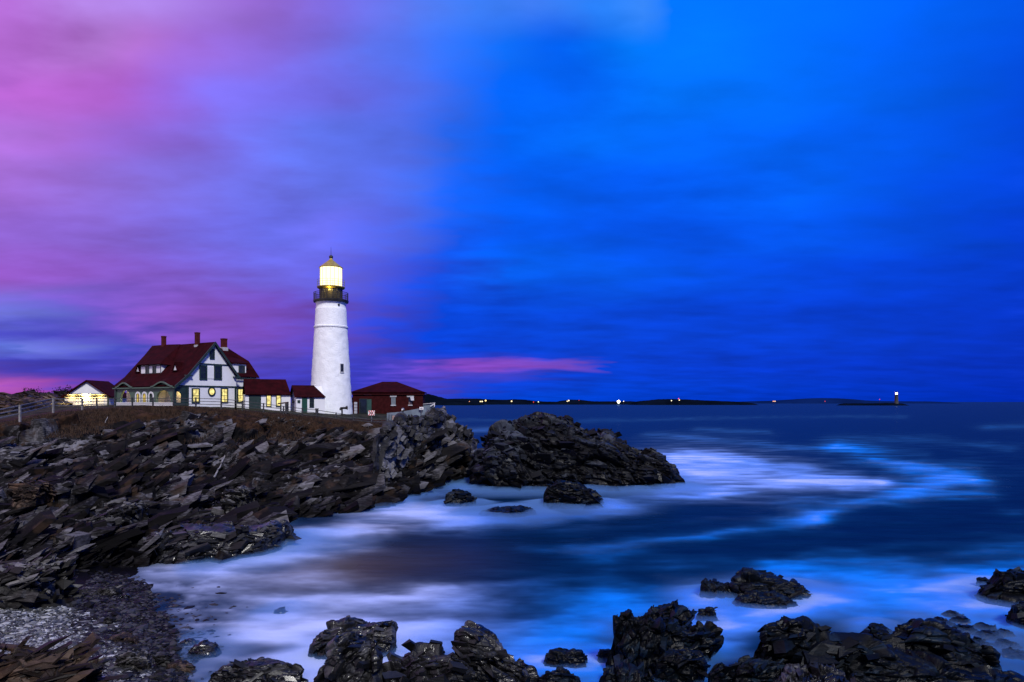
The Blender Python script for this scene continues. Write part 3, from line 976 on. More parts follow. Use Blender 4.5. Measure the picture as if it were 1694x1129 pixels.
# the foreground rocks, left to right
FG = [
    ('rock', [(512, 1075, 1092), (520, 1052, 1094), (540, 1038, 1096), (566, 1027, 1096), (600, 1033, 1094), (625, 1029, 1092), (648, 1029, 1090), (655, 1038, 1086)], ROCK_WET,
     'wet black rock with a square right shoulder standing in pale foam', 31, (R(30), R(50))),
    ('rock', [(520, 1125, 1165), (528, 1100, 1170), (545, 1092, 1175), (552, 1066, 1178), (575, 1050, 1180), (600, 1058, 1180), (622, 1056, 1178), (630, 1090, 1172), (634, 1120, 1165)], ROCK_WET,
     'knobbly black rock in front of the square shouldered rock', 32, (R(60), R(60))),
    ('rock', [(622, 1122, 1160), (640, 1105, 1166), (660, 1098, 1170), (676, 1080, 1174), (692, 1076, 1176), (722, 1080, 1178), (748, 1078, 1178), (764, 1090, 1175), (790, 1110, 1170)], ROCK_WET,
     'low broken rock left of the tall wedge rock', 33, (R(10), R(70))),
    ('rock', [(752, 1090, 1150), (756, 1048, 1155), (768, 1042, 1158), (790, 1045, 1160), (806, 1056, 1160), (826, 1069, 1160), (852, 1078, 1160), (868, 1088, 1158), (880, 1108, 1152), (890, 1128, 1145)], ROCK_WET,
     'tall wedge of dark rock sloping down to the right', 34, (R(-20), R(45))),
    ('rock', [(896, 1098, 1106), (902, 1080, 1110), (922, 1075, 1112), (950, 1075, 1112), (970, 1080, 1110), (976, 1095, 1104)], ROCK_DEEP,
     'flat topped black boulder alone in the blue surf', 35, (R(0), R(10))),
    ('rock', [(885, 1125, 1150), (905, 1106, 1155), (940, 1108, 1155), (962, 1122, 1148)], ROCK_DEEP,
     'low dark rock in front of the flat topped boulder', 36, (R(10), R(30))),
    ('rock', [(985, 1092, 1098), (992, 1074, 1102), (1010, 1072, 1102), (1022, 1085, 1098)], ROCK_DEEP,
     'small dark rock half sunk in surf left of the big upright rock', 37, (R(10), R(30))),
    ('rock', [(1010, 1075, 1115), (1014, 1020, 1120), (1028, 1010, 1124), (1042, 1013, 1126), (1056, 1018, 1128), (1072, 1012, 1128), (1090, 1030, 1126), (1100, 1070, 1120)], ROCK_DEEP,
     'big upright rock with jagged top in the blue surf', 38, (R(70), R(65))),
    ('rock', [(1066, 1018, 1062), (1078, 1004, 1064), (1092, 1006, 1066), (1112, 999, 1066), (1130, 1004, 1066), (1142, 1018, 1062), (1152, 1030, 1056)], ROCK_DEEP,
     'notched ridge of rock behind the big upright rock', 39, (R(50), R(60))),
    ('rock', [(1084, 1050, 1098), (1090, 1018, 1100), (1108, 1014, 1102), (1130, 1026, 1102), (1144, 1040, 1100), (1160, 1030, 1098), (1176, 1038, 1096), (1192, 1062, 1090)], ROCK_DEEP,
     'twin humped rock right of the big upright rock', 40, (R(20), R(50))),
    ('rock', [(1080, 1096, 1135), (1100, 1080, 1140), (1140, 1074, 1140), (1165, 1090, 1132)], ROCK_DEEP,
     'wet slab with foam running off it below the twin humped rock', 41, (R(10), R(40))),
    ('rock', [(1148, 1022, 1030), (1158, 1008, 1033), (1176, 1004, 1033), (1190, 1018, 1030)], ROCK_DEEP,
     'small dark knob of rock in surf behind the twin humped rock', 42, (R(10), R(30))),
    ('rock', [(986, 1126, 1160), (1000, 1105, 1165), (1024, 1098, 1168), (1050, 1104, 1168), (1076, 1112, 1165), (1092, 1126, 1160)], ROCK_DEEP,
     'heap of splintered stone in front of the big upright rock', 43, (R(80), R(70))),
    ('rock', [(1156, 982, 990), (1158, 958, 992), (1170, 957, 993), (1186, 962, 993), (1205, 962, 992), (1222, 974, 990)], ROCK_DEEP,
     'squarish rock at the left end of the mid water reef', 44, (R(80), R(70))),
    ('rock', [(1206, 975, 992), (1218, 958, 996), (1240, 946, 998), (1262, 950, 998), (1290, 955, 998), (1318, 962, 997), (1336, 976, 994), (1352, 988, 990)], ROCK_DEEP,
     'humped rock forming the top of the mid water reef', 45, (R(10), R(35))),
    ('rock', [(1212, 1000, 1008), (1226, 984, 1010), (1256, 978, 1012), (1290, 980, 1012), (1314, 990, 1010), (1330, 1002, 1006)], ROCK_DEEP,
     'low rounded rock in front of the mid water reef', 46, (R(10), R(25))),
    ('rock', [(1622, 990, 1000), (1632, 975, 1002), (1645, 962, 1004), (1652, 940, 1005), (1662, 935, 1006), (1690, 944, 1006), (1740, 960, 1004), (1790, 985, 998)], ROCK_DEEP,
     'pointed black rock in the surf at the edge of the water', 47, (R(10), R(50))),
    ('rock', [(1616, 968, 974), (1622, 956, 976), (1636, 955, 976), (1650, 966, 974)], ROCK_DEEP,
     'small square stone beside the pointed black rock', 48, (R(10), R(20))),
    ('rock', [(1672, 1026, 1040), (1682, 1000, 1044), (1700, 990, 1046), (1740, 996, 1044), (1770, 1020, 1038)], ROCK_DEEP,
     'dark rock below the pointed black rock', 49, (R(10), R(40))),
    ('rock', [(1250, 1085, 1150), (1258, 1050, 1155), (1266, 1034, 1158), (1300, 1030, 1160), (1306, 1020, 1162), (1330, 1018, 1164), (1362, 1030, 1164), (1400, 1035, 1164), (1430, 1040, 1162), (1456, 1060, 1158), (1470, 1090, 1150)], ROCK_DEEP,
     'great blocky rock mass in the foreground with a flat step at its left', 50, (R(5), R(30))),
    ('rock', [(1430, 1075, 1120), (1445, 1036, 1124), (1470, 1034, 1126), (1492, 1040, 1128), (1508, 1022, 1128), (1532, 1020, 1128), (1548, 1030, 1128), (1580, 1048, 1126), (1620, 1062, 1122), (1644, 1075, 1116), (1650, 1095, 1108)], ROCK_DEEP,
     'broad sloping rock with a blunt peak in the foreground', 51, (R(15), R(35))),
    ('rock', [(1172, 1118, 1165), (1190, 1100, 1170), (1215, 1094, 1174), (1250, 1085, 1176), (1290, 1088, 1176), (1320, 1106, 1172), (1340, 1124, 1165)], ROCK_DEEP,
     'angular slab leaning against the great blocky rock', 52, (R(30), R(45))),
    ('rock', [(1270, 1135, 1185), (1310, 1112, 1190), (1345, 1104, 1192), (1380, 1106, 1192), (1420, 1120, 1188), (1450, 1135, 1182)], ROCK_WET,
     'ribbed bluish boulder at the very bottom of the foreground', 53, (R(60), R(75))),
    ('rock', [(1400, 1110, 1160), (1440, 1084, 1165), (1500, 1080, 1168), (1560, 1088, 1168), (1600, 1105, 1162), (1660, 1112, 1158), (1700, 1122, 1152), (1740, 1135, 1145)], ROCK_DEEP,
     'long low rock shelf in front of the blunt peaked rock', 54, (R(5), R(25))),
    ('rock', [(1432, 1040, 1050), (1445, 1034, 1054), (1468, 1035, 1054), (1484, 1046, 1050)], ROCK_DEEP,
     'small flat rock with foam on it between the two great rocks', 55, (R(5), R(25))),
]
for nm, stt, mt, lb, sd, dp in FG:
    w = stt[-1][0] - stt[0][0]
    loft_rock(nm, stt, mt, lb, group='rocks standing in the surf', seed=sd, dip=dp, back=0.8 if w < 150 else 0.55, rough=1.3, blk=.38, bsz=.85)
# the scatter of small stones in the surf behind the right foreground rock
for i, (cx, cy, ww, hh) in enumerate([(1560, 1034, 24, 12), (1592, 1030, 20, 10), (1600, 1046, 26, 12), (1632, 1040, 20, 9), (1640, 1056, 26, 12), (1664, 1050, 18, 10), (1668, 1070, 24, 13), (1580, 1020, 20, 8), (1622, 1068, 22, 11), (1684, 1088, 26, 14)]):
    loft_rock('surf_stone', [(cx - ww, cy + 3, cy + 4), (cx - ww * .6, cy - hh * .6, cy + 5), (cx, cy - hh, cy + 6), (cx + ww * .6, cy - hh * .6, cy + 5), (cx + ww, cy + 3, cy + 4)], ROCK_DEEP,
              'rounded black stone awash in the surf behind the blunt peaked rock', group='stones awash in the surf', seed=70 + i, base=-0.35, back=0.9)
BLD = [(218, 1108, 30, 32, 'large angular grey boulder with a flat face on the dark shingle'), (270, 1100, 16, 18, 'pale upright stone beside the large angular boulder'),
       (336, 1090, 30, 28, 'dark pitched roof shaped boulder near the surf'), (296, 1112, 26, 16, 'low brown boulder below the pitched boulder'),
       (180, 1033, 12, 10, 'single white stone on the edge of the pebbles'), (140, 985, 34, 12, 'long flat slab stone above the dark shingle'),
       (178, 985, 20, 14, 'short tilted stone next to the long flat slab'), (208, 992, 10, 8, 'small grey stone right of the tilted stone'),
       (463, 1018, 12, 10, 'lone dark stone showing through the pale foam'), (262, 1128, 24, 12, 'flat grey stone at the bottom edge of the beach'),
       (200, 1064, 26, 14, 'mossy brown lump of rock on the shingle'), (310, 1070, 18, 12, 'small black stone behind the pitched boulder')]
for i, (cx, cy, ww, hh, lb) in enumerate(BLD):
    Yb = 11 * F / (cy + 8 - HOR)
    lv = 0.0 if cx > 400 else max(0.0, sheet_z(X(cx, Yb * .95), Yb * .95))
    cb = cy - 2
    loft_rock('boulder', [(cx - ww, cb - 2, cb), (cx - ww * .7, cb - hh * .7, cb + 2), (cx - ww * .1, cb - hh, cb + 3), (cx + ww * .5, cb - hh * .75, cb + 2), (cx + ww, cb - 2, cb)],
              {4: ROCK_SPUR, 1: ROCK_SPUR, 0: ROCK_GREY, 10: ROCK_BROWN, 3: ROCK_BROWN, 5: ROCK_GREY, 6: ROCK_GREY, 9: ROCK_GREY}.get(i, ROCK_WET), lb, 'boulder', group='boulders on the beach', seed=90 + i, lvl=lv, base=-0.4, back=0.9, e=0.55)


# ------------------------------------------------------------------ the cliff the photograph is taken from
gx = np.linspace(-14, 75, 150)
gy = np.array(list(np.linspace(-60, 2, 20)) + list(np.linspace(2.5, 17, 70)))
GXX, GYY = np.meshgrid(gx, gy, indexing='ij')
GZZ = np.interp(GYY, [-60, -10, 3.3, 5, 9, 13, 17], [12.5, 10.2, 9.25, 8.4, 4.6, 1.6, -1.2])
GZZ = GZZ - 13 * sstep(-6, -14, GXX) * 1.0
p_ = np.stack([GXX, GYY, GZZ], 2).reshape(-1, 3)
dz = rock_disp(p_, FR_HEAD, [(3.0, 0.4, (1.6, 1.2, 0.6)), (1.2, 0.2, (1.6, 1.2, 0.6))], 41)[0] * np.clip((p_[:, 1] - 2) / 5, 0.1, 1) * np.clip((p_[:, 1] - 2) / 3, 0.15, 1)
p_[:, 2] += np.minimum(dz, 0.5) - 0.15
gi = (np.arange(149)[:, None] * 90 + np.arange(89)[None, :]).reshape(-1)
o = link_mesh('viewpoint_cliff', p_, np.stack([gi, gi + 90, gi + 91, gi + 1], 1), ROCK_GREY, origin=(0, 0, 0), smooth=True)
tag(o, 'dark cliff top under the viewpoint', kind='structure')

# ------------------------------------------------------------------ beach pebbles and dark shingle
def stones(name, n, region, size, mat, label, seed):
    rg = np.random.default_rng(seed)
    ico_v = []
    t = (1 + 5 ** 0.5) / 2
    iv = np.array([(-1, t, 0), (1, t, 0), (-1, -t, 0), (1, -t, 0), (0, -1, t), (0, 1, t), (0, -1, -t), (0, 1, -t), (t, 0, -1), (t, 0, 1), (-t, 0, -1), (-t, 0, 1)], float)
    iv /= np.linalg.norm(iv[0])
    ifc = np.array([(0, 11, 5), (0, 5, 1), (0, 1, 7), (0, 7, 10), (0, 10, 11), (1, 5, 9), (5, 11, 4), (11, 10, 2), (10, 7, 6), (7, 1, 8), (3, 9, 4), (3, 4, 2), (3, 2, 6), (3, 6, 8), (3, 8, 9), (4, 9, 5), (2, 4, 11), (6, 2, 10), (8, 6, 7), (9, 8, 1)])
    vs, fs, rs = [], [], []
    k = 0
    while k < n:
        px, py = rg.uniform(region[0], region[1]), rg.uniform(region[2], region[3])
        if not region[4](px, py):
            continue
        Y = 10.4 * F / (py - HOR)
        x = X(px, Y)
        z = max(sheet_z(x, Y), -0.04)
        s = size[0] * math.exp(rg.normal(0, 0.45))
        s = min(s, size[1])
        a = rg.uniform(0, 6.28)
        sc_ = np.array([s * rg.uniform(.9, 1.6), s * rg.uniform(.6, 1.0), s * rg.uniform(.3, .6)])
        v = iv * sc_ * (1 + rg.uniform(-.18, .18, (12, 1)))
        tl = rg.uniform(-.5, .5)
        v = np.stack([v[:, 0], v[:, 1] * math.cos(tl) - v[:, 2] * math.sin(tl), v[:, 1] * math.sin(tl) + v[:, 2] * math.cos(tl)], 1)
        v = np.stack([v[:, 0] * math.cos(a) - v[:, 1] * math.sin(a), v[:, 0] * math.sin(a) + v[:, 1] * math.cos(a), v[:, 2]], 1)
        vs.append(v + np.array([x, Y, z + s * 0.12]))
        fs.append(ifc + 12 * k)
        rs.append(np.full(12, rg.uniform()))
        k += 1
    o = link_mesh(name, np.concatenate(vs), np.concatenate(fs), mat, origin=(0, 0, 0))
    a = o.data.attributes.new('tone', 'FLOAT', 'POINT')
    a.data.foreach_set('value', np.concatenate(rs).astype(np.float32))
    tag(o, label, kind='stuff')
    return o


def stone_mat(name, dark, light, rough, spec=.3):
    m, t, b = mat_new(name)
    a = t.nodes.new('ShaderNodeAttribute')
    a.attribute_name = 'tone'
    pw = M(t, 'POWER', a.outputs['Fac'], 2.7)
    c = mixc(t, pw, dark, light)
    t.links.new(c, b.inputs['Base Color'])
    b.inputs['Roughness'].default_value = rough
    b.inputs['Specular IOR Level'].default_value = spec
    return m


PEB = stone_mat('pebble_stone', (0.022, 0.024, 0.025), (0.42, 0.43, 0.43), 0.5)
SHI = stone_mat('wet_shingle', (0.004, 0.004, 0.005), (0.06, 0.06, 0.065), 0.5, .12)
stones('pebbles', 15000, (-40, 200, 990, 1140, lambda px, py: px < 185 - max(0, 1030 - py) * 2.2 + 22 * math.sin(py * .13) and not (px < 110 and py < 1000)), (0.05, 0.17), PEB, 'light grey pebbles covering the small beach', 3)
stones('pebbles', 2500, (150, 290, 1085, 1140, lambda px, py: px < 260 + 16 * math.sin(py * .2)), (0.05, 0.14), PEB, 'patch of light pebbles at the bottom edge of the beach', 4)
stones('shingle', 900, (280, 450, 945, 1110, lambda px, py: (px - 280) / 170 < abs(math.sin(px * 12.9898 + py * 78.233) * 43758.5453) % 1.0), (0.07, 0.3), SHI, 'dark stones showing through the wash at the edge of the surf', 6)
stones('shingle', 9000, (100, 420, 938, 1135, lambda px, py: 120 + max(0, 1000 - py) * .6 < px < 300 + 60 * math.sin(py * .045) + (py > 1050) * 80), (0.07, 0.34), SHI, 'dark wet shingle between the pebbles and the surf', 5)

# ------------------------------------------------------------------ sea
strokes = [   # (points (column, row, half height), strength, blue tint 0..1)
    ([(485, 905, 16), (540, 890, 20), (600, 868, 18), (650, 856, 16), (705, 852, 15), (745, 858, 12)], 1.0, 0.10),
    ([(740, 868, 12), (800, 866, 12), (870, 862, 12), (960, 855, 10)], 0.55, 0.9),
    ([(640, 835, 9), (700, 818, 8), (745, 806, 7)], 0.55, 0.7),
    ([(260, 945, 14), (330, 948, 14), (430, 930, 14), (520, 915, 14)], 0.45, 0.25),
    ([(250, 985, 26), (330, 990, 40), (430, 1005, 46), (520, 1000, 36), (600, 990, 26), (690, 985, 22)], 0.85, 0.1),
    ([(420, 1040, 40), (500, 1060, 50), (520, 1110, 50)], 0.9, 0.08),
    ([(640, 1060, 34), (690, 1040, 36), (740, 1020, 26)], 0.6, 0.5),
    ([(860, 1060, 46), (950, 1030, 46), (1030, 990, 34), (1120, 975, 26)], 0.62, 1.0),
    ([(980, 1050, 40), (1010, 1090, 40)], 0.8, 1.0),
    ([(1160, 1000, 20), (1200, 1035, 26), (1250, 1025, 20)], 0.95, 0.8),
    ([(1380, 1000, 30), (1470, 1000, 26), (1560, 1000, 26), (1694, 1010, 26)], 0.8, 0.95),
    ([(1280, 945, 18), (1400, 955, 28), (1540, 965, 36), (1694, 945, 34)], 0.95, 1.0),
    ([(1100, 768, 8), (1150, 778, 20), (1220, 788, 18), (1300, 794, 13), (1380, 797, 8), (1440, 800, 5)], 1.35, 0.45),
    ([(1130, 756, 6), (1180, 764, 7), (1250, 766, 5)], 0.6, 0.7),
    ([(1230, 765, 4), (1400, 795, 10), (1480, 800, 10)], 0.35, 1.0),
    ([(1385, 742, 5), (1440, 756, 8), (1500, 775, 8), (1560, 785, 9), (1605, 790, 10)], 0.75, 1.0),
    ([(1600, 792, 9), (1540, 805, 8), (1470, 820, 8), (1410, 836, 9), (1350, 858, 10)], 0.65, 1.0),
    ([(1360, 864, 7), (1270, 876, 8), (1180, 886, 8), (1090, 896, 9), (990, 912, 10)], 0.6, 1.0),
    ([(1500, 824, 5), (1640, 823, 4)], 0.35, 1.0),
    ([(1290, 834, 6), (1360, 833, 4)], 0.3, 1.0),
    ([(1090, 722, 4), (1200, 730, 4), (1300, 738, 4), (1420, 744, 4), (1540, 754, 4)], 0.42, 1.0),
    ([(1370, 726, 5), (1480, 730, 6), (1600, 735, 5), (1694, 742, 5)], 0.38, 1.0),
    ([(1170, 712, 3), (1260, 714, 3)], 0.42, 1.0),
    ([(960, 694, 2.5), (1200, 692, 2), (1500, 690, 2)], 0.32, 1.0),
    ([(760, 694, 2.5), (900, 692, 2.5)], 0.3, 1.0),
    ([(765, 716, 7), (830, 712, 6)], 0.6, 0.9),
    ([(1640, 706, 4), (1694, 704, 4)], 0.4, 1.0),
    ([(1000, 838, 14), (1060, 836, 12), (1120, 826, 10), (1180, 818, 7), (1240, 815, 4)], 0.75, 0.75),
    ([(1660, 842, 6), (1694, 846, 6)], 0.3, 1.0),
    ([(880, 905, 8), (960, 915, 10)], 0.2, 1.0),
]
na, nr_ = 640, 760
ang = np.linspace(R(-62), R(62), na)
rad = np.concatenate([np.exp(np.linspace(math.log(14), math.log(420), nr_ - 60)), np.exp(np.linspace(math.log(440), math.log(30000), 60))])
A, Rr = np.meshgrid(ang, rad, indexing='ij')
Xs = np.tan(A) * Rr * 1.0
Ys = Rr
sea_p = np.stack([Xs.ravel(), Ys.ravel(), np.zeros(Xs.size)], 1)
spx = sea_p[:, 0] / sea_p[:, 1] * F + 847
spy = HOR + CAMZ * F / sea_p[:, 1]
# drift of the long exposure: everything is wavered and drawn out along the swell
wx = fbm(np.stack([spx / 160, spy / 45, np.zeros_like(spx)], 1), 5, 4)
wy = fbm(np.stack([spx / 110 + 9, spy / 24, np.zeros_like(spx)], 1), 6, 5)
qx = spx + wx * 46
qy = spy + wy * (3.5 + (spy - HOR) * 0.055)
foam = np.zeros(len(spx))
tint_n = np.zeros(len(spx))
tint_d = np.full(len(spx), 1e-4)
near = spy > 680
for pts, sgt, tn in strokes:
    best = np.zeros(len(spx))
    wk = 1.75 if pts[0][0] > 900 and pts[0][2] < 12 else 1.25
    for (ax, ay, ah), (bx, by, bh) in zip(pts[:-1], pts[1:]):
        L2 = (bx - ax) ** 2 + (by - ay) ** 2
        tt = np.clip(((qx - ax) * (bx - ax) + (qy - ay) * (by - ay)) / L2, 0, 1)
        hx, hy = ax + tt * (bx - ax), ay + tt * (by - ay)
        hw = (ah + tt * (bh - ah)) * wk
        dd = np.sqrt(((qx - hx) / 2.6) ** 2 + (qy - hy) ** 2) / hw
        best = np.maximum(best, np.exp(-(dd ** 1.5) * 1.1))
    foam = foam + sgt * best
    tint_n += sgt * best * tn
    tint_d += sgt * best
# surf around every rock and along the foot of the headland
fp = np.array(FOOT)
surf = np.zeros(len(spx))
idx = np.where((sea_p[:, 1] < 135) & (sea_p[:, 1] > 20))[0]
for s0 in range(0, len(idx), 20000):
    ii = idx[s0:s0 + 20000]
    ddx = sea_p[ii, 0][:, None] - fp[None, :, 0]
    ddy = (sea_p[ii, 1][:, None] - fp[None, :, 1]) * 0.8
    e_ = np.exp(-(ddx ** 2 + ddy ** 2) / (2 * (fp[None, :, 2]) ** 2))
    surf[ii] = e_.max(1)
st1 = fbm(np.stack([sea_p[:, 0] * 0.20, sea_p[:, 1] * 0.42, np.zeros_like(spx)], 1), 15, 5)
st2 = fbm(np.stack([spx / 90, spy / 16, np.zeros_like(spx)], 1), 16, 4)
foam = 0.8 * foam * np.clip(0.97 + 0.6 * st1 + 0.4 * st2, 0.2, 1.8)
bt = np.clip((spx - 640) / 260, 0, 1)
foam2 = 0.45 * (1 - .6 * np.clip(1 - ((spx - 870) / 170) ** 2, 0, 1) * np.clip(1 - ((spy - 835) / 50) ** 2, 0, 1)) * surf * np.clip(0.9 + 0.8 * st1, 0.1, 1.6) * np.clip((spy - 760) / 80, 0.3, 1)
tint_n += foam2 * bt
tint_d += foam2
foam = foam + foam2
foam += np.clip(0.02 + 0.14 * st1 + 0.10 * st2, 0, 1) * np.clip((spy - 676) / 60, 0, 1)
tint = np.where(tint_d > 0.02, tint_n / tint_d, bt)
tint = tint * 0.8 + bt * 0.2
shore = np.clip(1 - np.abs(spy - 1010) / 95, 0, 1) * np.clip((430 - spx) / 120, 0, 1)
wash = fbm(np.stack([spx / 46, spy / 13, np.zeros_like(spx)], 1), 44, 5)
foam = foam * (1 - shore * np.clip(0.75 - 1.5 * wash, 0, 0.97))
foam = np.clip(foam, 0, 1.5)
sea_p[:, 2] = (0.05 * st1 + 0.10 * np.clip(foam, 0, 1)) * np.clip(120 / sea_p[:, 1], 0, 1)
gi = (np.arange(na - 1)[:, None] * nr_ + np.arange(nr_ - 1)[None, :]).reshape(-1)
sf = np.stack([gi, gi + nr_, gi + nr_ + 1, gi + 1], 1)


def sea_mat():
    m, t, b = mat_new('sea_water')
    p = world_pos(t)
    at1 = t.nodes.new('ShaderNodeAttribute')
    at1.attribute_name = 'foam'
    at2 = t.nodes.new('ShaderNodeAttribute')
    at2.attribute_name = 'sky_blue'
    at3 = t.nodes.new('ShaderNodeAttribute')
    at3.attribute_name = 'warm_reflection'
    mp = t.nodes.new('ShaderNodeMapping')
    mp.inputs['Scale'].default_value = (0.12, 0.35, 1)
    t.links.new(p, mp.inputs[0])
    n1_ = noise(t, mp.outputs[0], 1.6, 6, 0.6)
    deep = mixc(t, ramp(t, n1_, (0.3, 0.7)), (0.0003, 0.009, 0.030), (0.0006, 0.015, 0.048))
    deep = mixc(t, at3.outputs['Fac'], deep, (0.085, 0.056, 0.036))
    fcol = mixc(t, at2.outputs['Fac'], (0.53, 0.59, 0.84), (0.001, 0.23, 0.86))  # lavender and blue skylight put into the foam's own colour
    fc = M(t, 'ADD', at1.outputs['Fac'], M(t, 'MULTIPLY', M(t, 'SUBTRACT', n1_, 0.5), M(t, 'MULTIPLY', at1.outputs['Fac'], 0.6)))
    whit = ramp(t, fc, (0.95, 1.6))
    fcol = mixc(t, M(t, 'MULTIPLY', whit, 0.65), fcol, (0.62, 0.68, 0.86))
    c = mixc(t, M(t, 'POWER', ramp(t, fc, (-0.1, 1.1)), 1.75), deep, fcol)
    t.links.new(c, b.inputs['Base Color'])
    b.inputs['IOR'].default_value = 1.33
    b.inputs['Specular IOR Level'].default_value = 0.0
    rr = M(t, 'ADD', 0.24, M(t, 'MULTIPLY', ramp(t, fc, (0.0, 0.6)), 0.4))
    t.links.new(rr, b.inputs['Roughness'])
    mp2 = t.nodes.new('ShaderNodeMapping')
    mp2.inputs['Scale'].default_value = (0.35, 1.0, 1)
    t.links.new(p, mp2.inputs[0])
    bump(t, b, noise(t, mp2.outputs[0], 1.2, 5), 0.25, 0.25)
    gl = t.nodes.new('ShaderNodeBsdfGlossy')
    gl.inputs['Color'].default_value = (0.35, 0.62, 0.85, 1)
    t.links.new(rr, gl.inputs['Roughness'])
    t.links.new(b.inputs['Normal'].links[0].from_socket, gl.inputs['Normal'])
    fr_n = t.nodes.new('ShaderNodeFresnel')
    fr_n.inputs['IOR'].default_value = 1.33
    ms = t.nodes.new('ShaderNodeMixShader')
    t.links.new(M(t, 'MULTIPLY', fr_n.outputs[0], M(t, 'SUBTRACT', 0.24, M(t, 'MULTIPLY', ramp(t, fc, (0.0, 0.6)), 0.17))), ms.inputs[0])
    t.links.new(b.outputs[0], ms.inputs[1])
    t.links.new(gl.outputs[0], ms.inputs[2])
    t.links.new(ms.outputs[0], t.nodes['Material Output'].inputs['Surface'])
    return m


warm_reflection = 0.9 * np.exp(-(((spx - 545) / 120) ** 2 + ((spy - 945) / 36) ** 2)) * 0.9 * np.clip(1 + 0.5 * st1, 0, 1.5) + 0.2 * np.exp(-(((spx - 720) / 110) ** 2 + ((spy - 925) / 34) ** 2))  # lantern's warm reflection, painted as a brown patch on the water
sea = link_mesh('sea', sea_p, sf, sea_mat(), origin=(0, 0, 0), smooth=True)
for nm, arr in (('foam', foam), ('sky_blue', np.clip(tint, 0, 1)), ('warm_reflection', np.clip(warm_reflection, 0, 1))):
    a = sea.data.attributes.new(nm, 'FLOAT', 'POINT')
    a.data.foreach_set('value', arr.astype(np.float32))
tag(sea, 'blue sea smoothed by long exposure with drifting foam', kind='structure')


# ------------------------------------------------------------------ sea mist: spray hanging low over the surf, a real thin body of air
mna, mnr = 300, 330
mang = np.linspace(R(-40), R(40), mna)
mrad = np.exp(np.linspace(math.log(21), math.log(135), mnr))
MA, MR = np.meshgrid(mang, mrad, indexing='ij')
mx_, my_ = np.tan(MA) * MR, MR
mx_, my_ = mx_.ravel(), my_.ravel()
near_rock = np.zeros(len(mx_))
for s0 in range(0, len(mx_), 20000):
    sl = slice(s0, s0 + 20000)
    e_ = np.exp(-((mx_[sl][:, None] - fp[None, :, 0]) ** 2 + (my_[sl][:, None] - fp[None, :, 1]) ** 2 * .7) / (2 * (fp[None, :, 2] * 1.5) ** 2))
    near_rock[sl] = e_.max(1)
mpx = mx_ / my_ * F + 847
mpy = HOR + CAMZ * F / my_
# foam under the mist, looked up on the sea grid
ia = np.clip(np.searchsorted(ang, np.arctan2(mx_, my_)), 0, na - 1)
ir = np.clip(np.searchsorted(rad, my_), 0, nr_ - 1)
fo = foam.reshape(na, nr_)[ia, ir]
n_m = fbm(np.stack([mx_ * .22, my_ * .3, np.zeros_like(mx_)], 1), 91, 4)
isle_ = np.clip(1 - ((mpx - 870) / 170) ** 2, 0, 1) * np.clip(1 - ((mpy - 835) / 45) ** 2, 0, 1)
hgt = (1 + .25 * isle_) * (0.34 * near_rock + 0.10 * np.clip(fo, 0, 1)) * np.clip(1 + .7 * n_m, .2, 1.8) * np.clip(my_ / 40, .6, 1.5)
edge = np.minimum(np.minimum((MA - mang[0]) / R(3), (mang[-1] - MA) / R(3)), np.minimum((MR - mrad[0]) / 2.0, (mrad[-1] - MR) / 12.0)).ravel()
hgt = hgt * np.clip(edge, 0, 1)
open_ = sstep(-.1, .35, mx_ * 0 + np.clip((mpx - 280) / 120, 0, 1))
zt_m = -0.03 + hgt * open_ + np.clip(foam.reshape(na, nr_)[ia, ir], 0, 1) * 0.05
topv = np.stack([mx_, my_, zt_m], 1)
botv = np.stack([mx_, my_, np.full(len(mx_), -0.25)], 1)
nm_ = len(mx_)
gi = (np.arange(mna - 1)[:, None] * mnr + np.arange(mnr - 1)[None, :]).reshape(-1)
tf = np.stack([gi, gi + mnr, gi + mnr + 1, gi + 1], 1)
bff = tf[:, ::-1] + nm_
sides = []
for k in range(mnr - 1):
    sides.append((k, k + 1, nm_ + k + 1, nm_ + k))
    q = (mna - 1) * mnr + k
    sides.append((q + 1, q, nm_ + q, nm_ + q + 1))
for k in range(mna - 1):
    q = k * mnr
    sides.append((q + mnr, q, nm_ + q, nm_ + q + mnr))
    q = k * mnr + mnr - 1
    sides.append((q, q + mnr, nm_ + q + mnr, nm_ + q))
mm = bpy.data.materials.new('sea_mist')
mm.use_nodes = True
mt_ = mm.node_tree
mt_.nodes.clear()
pv = mt_.nodes.new('ShaderNodeVolumePrincipled')
pv.inputs['Color'].default_value = (0.24, 0.50, 0.93, 1)
pv.inputs['Density'].default_value = 0.55
mo = mt_.nodes.new('ShaderNodeOutputMaterial')
mt_.links.new(pv.outputs[0], mo.inputs['Volume'])
mist = link_mesh('sea_mist', np.concatenate([topv, botv]), np.concatenate([tf, bff, np.array(sides)]), mm, origin=(0, 0, 0), smooth=True)
tag(mist, 'thin pale mist of spray hanging over the surf round the rocks', kind='stuff')

